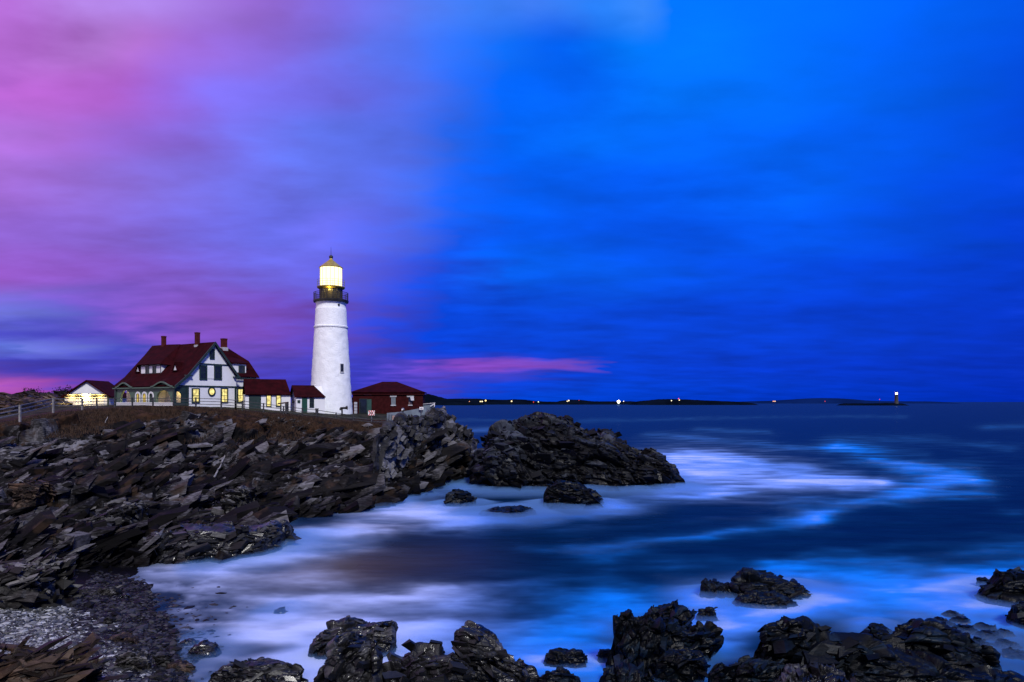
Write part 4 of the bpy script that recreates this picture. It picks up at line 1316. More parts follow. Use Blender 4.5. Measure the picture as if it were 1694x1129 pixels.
# ------------------------------------------------------------------ paints for the buildings
WHITE = paint('white_paint', (0.80, 0.80, 0.81), 0.55, 0.05, 0.7, 0.012)
WHITEWASH = paint('whitewashed_stone', (0.89, 0.90, 0.90), 0.6, 0.05, 1.3, 0.10)
CREAM = paint('cream_paint', (0.80, 0.76, 0.68), 0.6, 0.05)
GREEN = paint('dark_green_paint', (0.016, 0.034, 0.030), 0.45, 0.2)
SAGE = paint('sage_green_paint', (0.085, 0.135, 0.10), 0.55, 0.1)
ROOF = paint('maroon_shingle', (0.022, 0.0016, 0.0028), 0.85, 0.35, 1.2, 0.02, spec=0.06)
BRICK = paint('red_brick', (0.036, 0.006, 0.0065), 0.85, 0.3, 2.2, 0.02, spec=0.06)
CHIM = paint('chimney_brick', (0.07, 0.010, 0.010), 0.85, 0.25, 2.5, 0.02, spec=0.2)
BLACKI = paint('black_iron', (0.022, 0.020, 0.016), 0.35, 0.3, 2.0)
LAMPLIT = paint('lamplit_iron', (0.34, 0.25, 0.05), 0.4, 0.25, 2.0, metal=0.2)  # iron with the lantern's gold light put into its colour
LAMPLIT_DARK = paint('dark_lamplit_iron', (0.075, 0.060, 0.024), 0.35, 0.4, 1.5)  # dark iron, yellow lamplight on the watch room mixed into its colour
DGLASS = paint('dark_glass', (0.012, 0.016, 0.02), 0.12, 0.3, 1.0, spec=0.6)
STONE = paint('pale_stone_trim', (0.42, 0.42, 0.44), 0.7, 0.15)
CONC = paint('pale_concrete', (0.16, 0.20, 0.25), 0.8, 0.2, 1.0, 0.02)
WOODG = paint('weathered_wood', (0.045, 0.045, 0.05), 0.75, 0.35, 3.0, 0.01)
WOODW = paint('bleached_wood', (0.22, 0.21, 0.21), 0.75, 0.3, 3.0, 0.01)
STEEL = paint('galvanised_steel', (0.16, 0.17, 0.19), 0.4, 0.2, 3.0, metal=0.6)
LIT = emit('lit_window_glass', (1.0, 0.82, 0.27), 1.5, var=0.6, scale=2.2)
LITDIM = emit('dim_lit_glass', (1.0, 0.68, 0.12), 1.0, var=0.4, scale=1.6)
REDP = paint('red_reflective_paint', (0.55, 0.03, 0.02), 0.4, 0.1)
WHITEP = paint('white_reflective_paint', (0.85, 0.82, 0.80), 0.4, 0.05)
DARKWOOD = paint('dark_driftwood', (0.20, 0.19, 0.19), 0.8, 0.4, 2.0, 0.02)

# ------------------------------------------------------------------ lighthouse
TY = 106.0
TX = X(547.6, TY)
lh = tag(empty('lighthouse', (TX, TY, 8.9)), 'tall white lighthouse with black gallery and blazing lantern', 'lighthouse')


def tz(py):
    return Z(py, TY)


K = F / TY      # photo pixels per metre at the tower
r_at = lambda py: np.interp(py, [500, 541, 684, 695], [2.28, 2.47, 3.26, 3.32])
prof = []
for py in np.linspace(692, 545, 46):
    prof.append((float(r_at(py)), tz(py)))
prof += [(float(r_at(544)), tz(544)), (2.60, tz(543)), (2.62, tz(541)), (2.46, tz(540))]
for py in np.linspace(538, 514, 8):
    prof.append((float(r_at(py)), tz(py)))
prof += [(2.34, tz(513.2)), (2.34, tz(512)), (2.27, tz(511))]
prof += [(2.26, tz(506)), (2.27, tz(503)), (2.46, tz(500.5))]
tw = MB().lathe((TX, TY), prof, 96)
# rubble stone under the whitewash
arr = np.array(tw.v)
dsp = fbm(arr * np.array([1.4, 1.4, 1.9]), 401, 4) * 0.085 + fbm(arr * 0.5, 402, 3) * 0.03
below = arr[:, 2] < tz(546)
rr_ = np.hypot(arr[:, 0] - TX, arr[:, 1] - TY)
sc2 = 1 + np.where(below, dsp, dsp * 0.12) / rr_
arr[:, 0] = TX + (arr[:, 0] - TX) * sc2
arr[:, 1] = TY + (arr[:, 1] - TY) * sc2
tower = link_mesh('tower', arr, tw.f, WHITEWASH, lh)
smooth_by_angle(tower, 40)
smooth_by_angle(obj('gallery_deck', MB().lathe((TX, TY), [(2.3, tz(502)), (2.62, tz(501)), (2.68, tz(499)), (2.68, tz(497.6)), (1.6, tz(497.5))], 64), BLACKI, lh))
rail = MB()
for k in range(64):
    a = 2 * math.pi * k / 64
    a2 = 2 * math.pi * (k + 1) / 64
    c, s_ = math.cos(a) * 2.6, math.sin(a) * 2.6
    c2, s2 = math.cos(a2) * 2.6, math.sin(a2) * 2.6
    rail.tube((TX + c, TY + s_, tz(497.6)), (TX + c, TY + s_, tz(485.3)), 0.018 if k % 8 else 0.05, n=5)
    for py, rr in ((485.3, 0.035), (488.2, 0.02), (491.2, 0.02), (494.4, 0.02)):
        rail.tube((TX + c, TY + s_, tz(py)), (TX + c2, TY + s2, tz(py)), rr, n=5, cap=False)
obj('gallery_railing', rail, BLACKI, lh)
wr = MB()
for k in range(16):
    a0, a1 = 2 * math.pi * k / 16, 2 * math.pi * (k + 1) / 16
    q = lambda a, r, z: (TX + r * math.cos(a), TY + r * math.sin(a), z)
    wr.poly([q(a0, 1.70, tz(497.5)), q(a1, 1.70, tz(497.5)), q(a1, 1.70, tz(478)), q(a0, 1.70, tz(478))])
obj('watch_room', wr, LAMPLIT_DARK, lh)
ribs = MB()
for k in range(16):
    a = 2 * math.pi * k / 16
    ribs.tube((TX + 1.72 * math.cos(a), TY + 1.72 * math.sin(a), tz(497.5)), (TX + 1.72 * math.cos(a), TY + 1.72 * math.sin(a), tz(478)), 0.05, n=6)
obj('watch_room_rib', ribs, BLACKI, lh)
smooth_by_angle(obj('lantern_deck', MB().lathe((TX, TY), [(1.7, tz(479.5)), (2.05, tz(477.6)), (2.12, tz(476.5)), (2.12, tz(475.4)), (1.5, tz(475.3))], 48), LAMPLIT, lh))
rl = MB()
for k in range(32):
    a, a2 = 2 * math.pi * k / 32, 2 * math.pi * (k + 1) / 32
    p = lambda a, z: (TX + 2.07 * math.cos(a), TY + 2.07 * math.sin(a), z)
    if k % 2 == 0:
        rl.tube(p(a, tz(475.4)), p(a, tz(464.5)), 0.022, n=5)
    for py in (464.5, 468.2, 472):
        rl.tube(p(a, tz(py)), p(a2, tz(py)), 0.02, n=5, cap=False)
obj('lantern_railing', rl, STEEL, lh)
LAMP = emit('lantern_light', (1.0, 0.82, 0.40), 2.5)
obj('lantern_glass', MB().lathe((TX, TY), [(1.63, tz(475.3)), (1.65, tz(460)), (1.63, tz(444.3))], 32, close=True), LAMP, lh, smooth=False)
mull = MB()
for k in range(16):
    a = 2 * math.pi * (k + .5) / 16
    mull.tube((TX + 1.66 * math.cos(a), TY + 1.66 * math.sin(a), tz(475.3)), (TX + 1.66 * math.cos(a), TY + 1.66 * math.sin(a), tz(444.3)), 0.03, n=5)
obj('lantern_frame', mull, LAMPLIT, lh)
dl = bpy.data.lights.new('watch_room_fill', 'POINT')  # fill light added to gild the watch room, no fitting there
dl.energy = 60
dl.color = (1.0, .74, .18)
dl.shadow_soft_size = .12
lo = bpy.data.objects.new('watch_room_fill', dl)
COL.objects.link(lo)
lo.parent = lh
lo.location = Vector((TX + .25, TY - 2.02, tz(481.5))) - wloc(lh)
smooth_by_angle(obj('lantern_roof', MB().lathe((TX, TY), [(1.60, tz(444.2)), (1.78, tz(444.6)), (1.80, tz(443.2)), (1.62, tz(441.6)), (1.18, tz(438)), (0.72, tz(434)), (0.36, tz(431)), (0.25, tz(429.5)), (0.22, tz(428))], 32), LAMPLIT, lh))
smooth_by_angle(obj('ventilator_ball', MB().lathe((TX, TY), [(0.20, tz(429)), (0.22, tz(428.4))] + [(0.31 * math.cos(t) + 0.001, tz(425.6) + 0.31 * math.sin(t)) for t in np.linspace(-1.1, 1.55, 12)], 20), BLACKI, lh), 60)
obj('lightning_rod', MB().tube((TX, TY, tz(423)), (TX, TY, tz(409)), 0.045, 0.02, n=6), BLACKI, lh)


def on_tower(px, py, proud=0.0):
    z = tz(py)
    r = float(r_at(py)) + proud
    x = X(px, TY - r) - TX
    x = max(-r, min(r, x))
    return x, -math.sqrt(max(0, r * r - x * x)), z, math.atan2(x, math.sqrt(max(1e-6, r * r - x * x)))


def tower_frame(px, py, proud):
    x, y, z, an = on_tower(px, py, proud)
    ca, sa = math.cos(an), math.sin(an)
    return lambda a, b, c: (TX + x + a * ca - b * sa * -1 * -1, TY + y + a * sa + b * ca, z + c)


ft = tower_frame(562.8, 610, 0.0)
wn = obj('tower_window', MB().box(ft, -.24, .24, -.06, .25, -.58, .58), DGLASS, lh)
fb = MB()
fb.box(ft, -.32, -.24, -.09, .2, -.66, .66)
fb.box(ft, .24, .32, -.09, .2, -.66, .66)
fb.box(ft, -.24, .24, -.09, .2, .58, .66)
fb.box(ft, -.34, .34, -.16, .2, -.76, -.66)
obj('window_frame', fb, STONE, wn)
ft2 = tower_frame(558.6, 507, 0.0)
ph = MB()
for k in range(12):
    pass
ph.tube(ft2(0, 0.15, 0), ft2(0, -0.06, 0), 0.17, n=14)
obj('porthole', ph, DGLASS, lh)

# ------------------------------------------------------------------ keepers' house
KH = 0.925
L0 = Vector((-49.2 * KH, 99.0 * KH, 0))
Uv = Vector((0.53, 0.848, 0)).normalized()
Vv = Vector((-0.848, 0.53, 0)).normalized()
GZ = 10.1     # ground under the house


def H(u, v, z):
    p = L0 + Uv * u + Vv * v
    return Vector((p.x, p.y, z))


CAMP = Vector((0, 0, CAMZ))


def hit(px, py, P0, Nn_):
    d_ = Vector((X(px, 1.0), 1.0, -(py - HOR) / F))
    t_ = (P0 - CAMP).dot(Nn_) / d_.dot(Nn_)
    return CAMP + d_ * t_


def gab(px, py, v=0.0):    # on the plane of the gable end -> (u, z)
    p = hit(px, py, H(0, v, 0), Vv)
    return (p - L0).dot(Uv), p.z


def lng(px, py, u=0.0):    # on the plane of the long side -> (v, z)
    p = hit(px, py, H(u, 0, 0), Uv)
    return (p - L0).dot(Vv), p.z


house = tag(empty('keepers_house', H(5, 7, GZ)), 'white keepers house with maroon roof, three chimneys and an arched porch', 'house')
ua, za = gab(353.3, 566)          # gable apex
uk, zk = gab(307.3, 620.5)        # kink where the porch roof starts
ue, ze = gab(286.2, 638.5)        # porch eave
ur, zrk = gab(393.2, 623.6)       # right rake end
LV = lng(252, 573.5, ua)[0]
VL = LV - 0.35
OV = -0.45
u_main = uk + 0.15
u_right = ur - 0.25
# walls
wl = MB()
wl.prism([H(u_main, 0, GZ), H(u_right, 0, GZ), H(u_right, 0, zrk - .05), H(ua, 0, za - .12), H(u_main, 0, zk - .05)], Vv * VL)
obj('wall', wl, WHITE, house)


def slab(pts, th=0.18):
    a = [Vector(p) for p in pts]
    n = (a[1] - a[0]).cross(a[2] - a[0]).normalized()
    if n.z < 0:
        a.reverse()
        n = -n
    return a, -n * th


def roof_obj(name, polys, mat, parent, th=0.18):
    mb = MB()
    for p in polys:
        a, o_ = slab(p, th)
        mb.prism(a, o_)
    return obj(name, mb, mat, parent)


ridge0, ridge1 = H(ua, OV, za), H(ua, LV, za)
main_roof = roof_obj('roof', [
    [H(uk, OV, zk), ridge0, ridge1, H(uk, LV, zk)],
    [H(ue, OV, ze), H(uk - .001, OV, zk), H(uk - .001, LV, zk), H(ue, LV, ze)],
    [H(ur, OV, zrk), H(ur, LV, zrk), ridge1 + Uv * .01, ridge0 + Uv * .01]], ROOF, house)
# dark green rake boards of the gable end
tr = MB()
for (u0, z0), (u1, z1) in (((ue, ze), (uk, zk)), ((uk, zk), (ua, za)), ((ua, za), (ur, zrk))):
    dn = Vector((0, 0, -0.42))
    a, b = H(u0, OV - .06, z0 + .03), H(u1, OV - .06, z1 + .03)
    tr.prism([a, b, b + dn, a + dn], Vv * 0.12)
# belts and brackets
bu0, bz = gab(303, 638.5)
tr.box(lambda a, b, c: H(a, b, c), u_main - 1.2, u_right + .06, -.10, -.003, bz - .10, bz + .08)
uu, zz2 = gab(353, 603.2)
half = (zk - zz2)
uL, uR = np.interp(zz2, [zk, za], [uk, ua]), np.interp(zz2, [zrk, za], [ur, ua])
tr.box(lambda a, b, c: H(a, b, c), uL + .1, uR - .1, -.09, -.003, zz2 - .09, zz2 + .09)
tr.box(lambda a, b, c: H(a, b, c), u_main - .35, u_main + .55, -.5, -.004, zk - .16, zk + .02)
tr.box(lambda a, b, c: H(a, b, c), u_right - .55, u_right + .4, -.5, -.004, zrk - .16, zrk + .02)
# corner boards of the ground floor
for u_ in (u_main + .12, u_right - .12):
    tr.box(lambda a, b, c: H(a, b, c), u_ - .16, u_ + .16, -.06, -.005, GZ, bz - .1)
obj('trim', tr, GREEN, house)


def window(parent, fr, a0, a1, c0, c1, glass, frame_mat, name='window', bar=0.14, sash=True, sill=True, proud=0.0):
    """fr(a, b, c): along the wall, out of it (b negative = out), up"""
    w = obj(name, MB().box(fr, a0, a1, -.05 - proud, .04, c0, c1), glass, parent)
    f = MB()
    f.box(fr, a0 - bar, a0, -.11 - proud, .03, c0 - bar, c1 + bar)
    f.box(fr, a1, a1 + bar, -.11 - proud, .03, c0 - bar, c1 + bar)
    f.box(fr, a0, a1, -.11 - proud, .03, c1, c1 + bar)
    f.box(fr, a0, a1, -.11 - proud, .03, c0 - bar, c0)
    if sash:
        m_ = (c0 + c1) / 2
        f.box(fr, a0, a1, -.08 - proud, -.051 - proud, m_ - .035, m_ + .035)
        am = (a0 + a1) / 2
        f.box(fr, am - .02, am + .02, -.075 - proud, -.052 - proud, c0, m_ - .035)
        f.box(fr, am - .02, am + .02, -.075 - proud, -.052 - proud, m_ + .035, c1)
    obj('frame', f, frame_mat, w)
    return w


Hg = lambda a, b, c: H(a, b, c)


def gwin(x0, x1, y0, y1, glass, v=0.0, **kw):
    (u0, z1), (u1, z0) = gab(x0, y0, v), gab(x1, y1, v)
    return window(house, lambda a, b, c: H(a, b + v, c), u0, u1, z0, z1, glass, GREEN, **kw)


gwin(348.3, 353.2, 578.8, 593.2, DGLASS)
gwin(331.8, 340.2, 606.6, 626.6, DGLASS, bar=.2)
gwin(355.6, 364.6, 606.6, 626.6, DGLASS, bar=.2)
(u0, z1), (u1, z0) = gab(341.8, 606.5), gab(354, 627)
obj('wall_panel', MB().box(Hg, u0, u1, -.07, -.004, z0, z1), WHITE, house)
gwin(318.8, 328.2, 644.4, 665, LIT, bar=.17)
gwin(366.6, 375.2, 644.4, 665, LIT, bar=.17)
# oval window
uo, zo = gab(350, 648.2)
ov = MB()
pts = [(uo + .40 * math.cos(t), zo + .46 * math.sin(t)) for t in np.linspace(0, 2 * math.pi, 24, endpoint=False)]
ov.prism([H(a, -.05, c) for a, c in pts], Vv * .045)
ovw = obj('oval_window', ov, LIT, house)
ring = MB()
for i in range(24):
    j = (i + 1) % 24
    o1 = [(uo + r * math.cos(t), zo + r * 1.12 * math.sin(t)) for r in (.41, .60) for t in (2 * math.pi * i / 24, 2 * math.pi * j / 24)]
    ring.prism([H(o1[0][0], -.10, o1[0][1]), H(o1[1][0], -.10, o1[1][1]), H(o1[3][0], -.10, o1[3][1]), H(o1[2][0], -.10, o1[2][1])], Vv * .096)
obj('frame', ring, GREEN, ovw)

# --- right wing, set back, with its own ridge along the gable direction
V1 = 0.9
uw1, _ = gab(424, 660, V1)
ueW, zeW = gab(429.4, 624.4, V1 - .4)
Vm = V1 + 4.2
uA, zA = gab(378.5, 577, Vm)
uB, zB = gab(411.8, 598, V1 + 2.0)
obj('wing_wall', MB().prism([H(u_right + .002, V1, GZ), H(uw1, V1, GZ), H(uw1, V1, zeW - .1), H(u_right + .002, V1, zeW - .1)], Vv * 8.0), WHITE, house)
roof_obj('wing_roof', [
    [H(ua + .6, V1 - .4, zeW), H(ueW, V1 - .4, zeW), H(uB, V1 + 2.0, zB), H(uA, Vm, zA), H(ua + .6, Vm, zA)],
    [H(ueW, V1 - .4, zeW), H(ueW, V1 + 8.4, zeW), H(uB, V1 + 6.4, zB), H(uB, V1 + 2.0, zB)],
    [H(uB, V1 + 2.0, zB), H(uB, V1 + 6.4, zB), H(uA, Vm, zA)],
    [H(ueW, V1 + 8.4, zeW), H(ua + .6, V1 + 8.4, zeW), H(ua + .6, Vm, zA), H(uA, Vm, zA), H(uB, V1 + 6.4, zB)]], ROOF, house, .16)
tr = MB()
bz2 = gab(408, 640.8, V1)[1]
HV = lambda a, b, c: H(a, b + V1, c)
tr.box(HV, u_right + .05, uw1 + .05, -.1, -.003, bz2 - .1, bz2 + .08)
tr.box(HV, u_right + .05, ueW, -.46, -.3, zeW - .36, zeW - .19)
for u_ in (u_right + .25, uw1 - .13):
    tr.box(HV, u_ - .13, u_ + .13, -.06, -.005, GZ, bz2 - .1)
obj('wing_trim', tr, GREEN, house)
gwin(393.6, 402.0, 644.6, 664.6, LIT, v=V1, bar=.17)
# wing dormer
Vd = V1 + .25
(u0, z1), (u1, z0) = gab(384.5, 602, Vd), gab(407, 620, Vd)
obj('dormer', MB().box(lambda a, b, c: H(a, b, c), u0, u1, Vd, Vd + 3.2, z0, z1), WHITE, house)
obj('dormer_roof', MB().hexa([H(u0 - .2, Vd - .25, z1 + .003), H(u1 + .25, Vd - .25, z1 + .003), H(u1 + .25, Vd + 3.3, z1 + 1.2), H(u0 - .2, Vd + 3.3, z1 + 1.2),
                              H(u0 - .2, Vd - .25, z1 + .17), H(u1 + .25, Vd - .25, z1 + .17), H(u1 + .25, Vd + 3.3, z1 + 1.4), H(u0 - .2, Vd + 3.3, z1 + 1.4)]), ROOF, house)
gwin(395.9, 403.3, 606.4, 616.6, DGLASS, v=Vd, sash=False)

# --- long side: arched porch under the lower roof
pz = MB()
VA0, VA1 = 0.05, VL - .1
arches = []
for x0, x1, ytop, big_ in ((196, 213, 645.5, 1), (255, 279.5, 645.5, 1)):
    va, _ = lng(x1, 660)
    vb, _ = lng(x0, 660)
    zt = lng((x0 + x1) / 2, ytop)[1]
    arches.append((va, vb, zt, lng((x0 + x1) / 2, 666.2)[1], True))
for cx_ in (224.7, 235.5, 246.5):
    vc, zt = lng(cx_, 651)
    arches.append((vc - .42, vc + .42, zt, lng(cx_, 665.5)[1], False))
ns = 300
vv = np.linspace(VA0, VA1, ns + 1)


def eave_bulge(v):
    b = 0.0
    for va, vb, zt, zs, big_ in arches:
        if big_:
            c_, h_ = (va + vb) / 2, (vb - va) / 2 + .8
            t_ = abs(v - c_) / h_
            if t_ < 1:
                b = max(b, 0.62 * (0.5 + 0.5 * math.cos(math.pi * t_)))
    return b


sill_parts, pier_parts = MB(), MB()
for i in range(ns):
    v0, v1 = vv[i], vv[i + 1]
    vm_ = (v0 + v1) / 2
    op = None
    for va, vb, zt, zs, big_ in arches:
        if va < vm_ < vb:
            rad_ = (vb - va) / 2
            h_ = math.sqrt(max(0, 1 - ((vm_ - (va + vb) / 2) / rad_) ** 2))
            rise = min(rad_, zt - zs - .2)
            op = (zs, zt - rise + rise * h_)
    top_ = ze - .1 + eave_bulge(vm_) * .75
    fr_ = lambda a, b, c: H(b, a, c)
    if op is None:
        pier_parts.box(fr_, v0, v1, .30, .55, GZ + .8, top_)
    else:
        pier_parts.box(fr_, v0, v1, .30, .55, op[1], top_)
        if op[0] > GZ + .81:
            pier_parts.box(fr_, v0, v1, .30, .55, GZ + .8, op[0])
obj('porch_arcade', pier_parts, SAGE, house)
obj('porch_base', MB().box(lambda a, b, c: H(b, a, c), VA0, VA1, .24, .6, GZ - .4, GZ + .8), WHITE, house)
# white surrounds of the arches
for va, vb, zt, zs, big_ in arches:
    sr = MB()
    c_, rad_ = (va + vb) / 2, (vb - va) / 2
    rise = min(rad_, zt - zs - .2)
    wdt = .10 if big_ else .26
    n_ = 18
    for i in range(n_):
        t0, t1 = math.pi * i / n_, math.pi * (i + 1) / n_
        q = lambda t, k_: H(.26, c_ + (rad_ + k_) * math.cos(t), zt - rise + (rise + k_) * math.sin(t))
        sr.prism([q(t0, 0), q(t1, 0), q(t1, wdt), q(t0, wdt)], Uv * .035)
    for s_ in (-1, 1):
        a0 = c_ + s_ * rad_
        a1 = c_ + s_ * (rad_ + wdt)
        sr.box(lambda a, b, c: H(b, a, c), min(a0, a1), max(a0, a1), .26, .295, zs, zt - rise)
    obj('arch_surround', sr, SAGE if big_ else WHITE, house)
# panes behind the small arches: two lit, one dark
for k, (va, vb, zt, zs, big_) in enumerate(arches[2:]):
    w = obj('arched_window', MB().box(lambda a, b, c: H(b, a, c), va - .02, vb + .02, .40, .46, zs, zt + .05), LITDIM if k < 2 else DGLASS, house)
    obj('mullion', MB().box(lambda a, b, c: H(b, a, c), (va + vb) / 2 - .05, (va + vb) / 2 + .05, .35, .399, zs, zt), GREEN, w)
# eyebrow roofs over the two big arches: the roof swells up and dies back into the slope
sl_ = (zk - ze) / (uk - ue)
for va, vb, zt, zs, big_ in arches[:2]:
    c_, h_ = (va + vb) / 2, (vb - va) / 2 + .8
    n_, m2 = 24, 8
    V_, f_ = [], []
    for i in range(n_ + 1):
        v_ = c_ - h_ + 2 * h_ * i / n_
        for j in range(m2 + 1):
            t = j / m2
            uq = ue - .05 + 1.75 * t
            V_.append(tuple(H(uq, v_, ze + sl_ * (uq - ue) + .012 + eave_bulge(v_) * (1 - t) ** 1.3)))
    for i in range(n_):
        for j in range(m2):
            k = i * (m2 + 1) + j
            f_.append((k, k + 1, k + m2 + 2, k + m2 + 1))
    b_ = link_mesh('eyebrow_roof', V_, f_, ROOF, house, smooth=True)
    fa = MB()
    for i in range(n_):
        a, b = c_ - h_ + 2 * h_ * i / n_, c_ - h_ + 2 * h_ * (i + 1) / n_
        za_, zb_ = ze + eave_bulge(a), ze + eave_bulge(b)
        fa.hexa([H(ue - .10, a, za_ - .17), H(ue - .10, b, zb_ - .17), H(ue + .02, b, zb_ - .17), H(ue + .02, a, za_ - .17),
                 H(ue - .10, a, za_ + .02), H(ue - .10, b, zb_ + .02), H(ue + .02, b, zb_ + .02), H(ue + .02, a, za_ + .02)])
    obj('fascia', fa, SAGE, b_)
obj('eave_board', MB().box(lambda a, b, c: H(b, a, c), -.2, LV - .1, ue - .02, ue + .08, ze - .30, ze - .13), SAGE, house)
# porch end facing the gable side, with its own lit arch
(u0, z1), (u1, z0) = gab(287, 648), gab(297.5, 668)
endw = MB()
n_ = 30
for i in range(n_):
    a, b = .32 + (u_main - .35) * i / n_, .32 + (u_main - .35) * (i + 1) / n_
    m_ = (a + b) / 2
    cc, rr_ = (u0 + u1) / 2 + .1, .62
    zt_ = np.interp(b, [ue, uk], [ze, zk]) - .35
    if abs(m_ - cc) < rr_:
        lo = z1 - rr_ * .8 + rr_ * .8 * math.sqrt(1 - ((m_ - cc) / rr_) ** 2)
        endw.box(Hg, a, b, .0, .22, lo, bz - .1)
        endw.box(Hg, a, b, .0, .22, GZ, GZ + .8)
    else:
        endw.box(Hg, a, b, .0, .22, GZ, bz - .1)
obj('porch_end', endw, GREEN, house)
obj('porch_gable', MB().prism([H(ue + .3, -.02, bz - .1), H(u_main + .1, -.02, bz - .1), H(u_main + .1, -.02, zk - .25), H(ue + .3, -.02, ze - .15)], Vv * .2), WHITE, house)
obj('porch_floor', MB().box(Hg, .5, u_main, .2, VL, GZ - .3, GZ + .25), CREAM, house)
obj('porch_wall', MB().box(Hg, u_main - .05, u_main - .004, .2, VL, GZ + .25, zk - .4), CREAM, house)
obj('porch_ceiling', MB().box(Hg, .56, u_main - .06, .25, VL - .1, ze - .16, ze - .1), CREAM, house)
obj('porch_partition', MB().box(Hg, .6, u_main - .06, lng(251, 660)[0] - .1, lng(251, 660)[0] + .1, GZ + .25, ze - .2), CREAM, house)
obj('porch_partition', MB().box(Hg, .6, u_main - .06, lng(216, 660)[0] - .1, lng(216, 660)[0] + .1, GZ + .25, ze - .2), CREAM, house)
vdo, _ = lng(270, 660, u_main)
obj('front_door', MB().box(Hg, u_main - .12, u_main - .052, vdo - .5, vdo + .5, GZ + .25, GZ + 2.3), GREEN, house)
for vx in (lng(290, 655)[0] + 1.9, lng(205, 655)[0]):
    pl = bpy.data.lights.new('porch_bulb', 'POINT')
    pl.energy = 70
    pl.color = (1.0, 0.72, 0.28)
    pl.shadow_soft_size = 0.12
    lo = bpy.data.objects.new('porch_bulb', pl)
    COL.objects.link(lo)
    lo.parent = house
    lo.location = H(1.2, vx, ze - .45) - wloc(house)
    smooth_by_angle(obj('porch_lamp', MB().lathe(H(1.2, vx, 0)[:2], [(.03, ze - .17), (.05, ze - .24), (.14, ze - .30), (.15, ze - .32)], 12), GREEN, house))
# porch posts at the corners
for v_ in (0.12, VL - .25):
    obj('porch_post', MB().box(lambda a, b, c: H(b, a, c), v_ - .17, v_ + .17, .14, .46, GZ - .3, ze - .12), GREEN, house)

# --- shed dormer on the long side
u_d = 2.25
(v1, z1d), (v0, z0d) = lng(233.4, 604.6, u_d), lng(266.6, 622, u_d)
obj('dormer', MB().prism([H(u_d, v0, z0d), H(u_d, v0, z1d), H(u_d + 3.0, v0, z1d + 1.6), H(u_d + 3.0, v0, z0d)], Vv * (v1 - v0)), WHITE, house)
dm_z = zk + (za - zk) * .985
nrm_ = (H(uk, 1, zk) - H(uk, 0, zk)).cross(H(ua, 0, za) - H(uk, 0, zk)).normalized()
E_ = H(u_d - .4, v0 - .25, z1d + .05)
T1 = H(ua - .05, lng(279, 571, ua)[0], za + .12)
T2 = H(ua - .05, lng(299, 569, ua)[0], za + .03)
B_ = hit(283, 604.5, H(uk, 0, zk), nrm_) + Vector((0, 0, .02))
roof_obj('dormer_roof', [[E_, T1, H(ua - .05, LV - .05, za + .12), H(u_d - .4, v1 + .45, z1d + .05)],
                         [E_, B_, T2], [E_, T2, T1]], ROOF, house, .14)
fr_d = lambda a, b, c: H(u_d + b, a, c)
for xa, xb in ((242.2, 246.0), (254.0, 257.6)):
    (va_, zt_), (vb_, zb_) = lng(xb, 606.6, u_d), lng(xa, 619.6, u_d)
    window(house, fr_d, va_, vb_, zb_, zt_, DGLASS, GREEN, bar=.12)
tr = MB()
tr.box(fr_d, v0, v1, -.05, -.003, z1d - .22, z1d - .08)
tr.box(fr_d, v0 + .01, v0 + .14, -.05, -.003, z0d, z1d - .24)
obj('dormer_trim', tr, GREEN, house)
# two little triangular roof vents
for px_, py_ in ((229.3, 612.5), (291.0, 610.2)):
    u_v = np.interp(1.0, [0, 1], [0, 2.75])
    v_, z_ = lng(px_, py_ + 2.6, 2.4)
    vt = MB().prism([H(2.35, v_ - .45, z_), H(2.35, v_ + .45, z_), H(2.35, v_, z_ + .95)], Uv * 1.4)
    vo_ = obj('roof_vent', vt, WHITE, house)
    cp = MB()
    cp.box(lambda a, b, c: H(b, a, c), v_ - .6, v_ + .6, 2.1, 2.6, z_ - .12, z_ - .003)
    for s_ in (-1, 1):
        cp.prism([H(2.2, v_ + s_ * .62, z_), H(2.2, v_ + s_ * .5, z_), H(2.2, v_ - s_ * .02, z_ + .98), H(2.2, v_ - s_ * .02, z_ + 1.14)], Uv * 1.6)
    obj('vent_roof', cp, ROOF, vo_)
# chimneys
for (xa, xb, yt, yb, u_c, v_c) in ((268.8, 277.2, 556.3, 576, ua - .2, lng(273, 573, ua)[0]), (324.2, 333.2, 550.2, 572, ua - .2, lng(328.6, 568, ua)[0])):
    cw = (xb - xa) / F * H(u_c, v_c, 0).y / 2 * .83
    zt_ = hit((xa + xb) / 2, yt, H(u_c, v_c, 0), Vector((0, 1, 0))).z
    zb_ = za - 1.2
    c_ = obj('chimney', MB().box(lambda a, b, c: H(u_c + a, v_c + b, c), -cw * .8, cw * .8, -cw * .8, cw * .8, zb_, zt_ - .2), CHIM, house)
    obj('chimney_cap', MB().box(lambda a, b, c: H(u_c + a, v_c + b, c), -cw * .88, cw * .88, -cw * .88, cw * .88, zt_ - .2, zt_), CHIM, c_)
    obj('flashing', MB().box(lambda a, b, c: H(u_c + a, v_c + b, c), -cw, cw, -cw, cw, za - .8, za - .28), STONE, c_)
u_c, v_c = gab(370.5, 575, Vm)[0], Vm
cw = .42
zt_ = gab(370.5, 560.4, Vm)[1]
c_ = obj('chimney', MB().box(lambda a, b, c: H(u_c + a, v_c + b, c), -cw * .8, cw * .8, -cw * .8, cw * .8, zA - 1.2, zt_ - .2), CHIM, house)
obj('chimney_cap', MB().box(lambda a, b, c: H(u_c + a, v_c + b, c), -cw * .88, cw * .88, -cw * .88, cw * .88, zt_ - .2, zt_), CHIM, c_)
obj('flashing', MB().box(lambda a, b, c: H(u_c + a, v_c + b, c), -cw, cw, -cw, cw, zA - .9, zA + .12), STONE, c_)

# ------------------------------------------------------------------ low buildings between house and tower
A30 = Vector((0.90, 0.436, 0)).normalized()
N30 = Vector((0.436, -0.90, 0)).normalized()


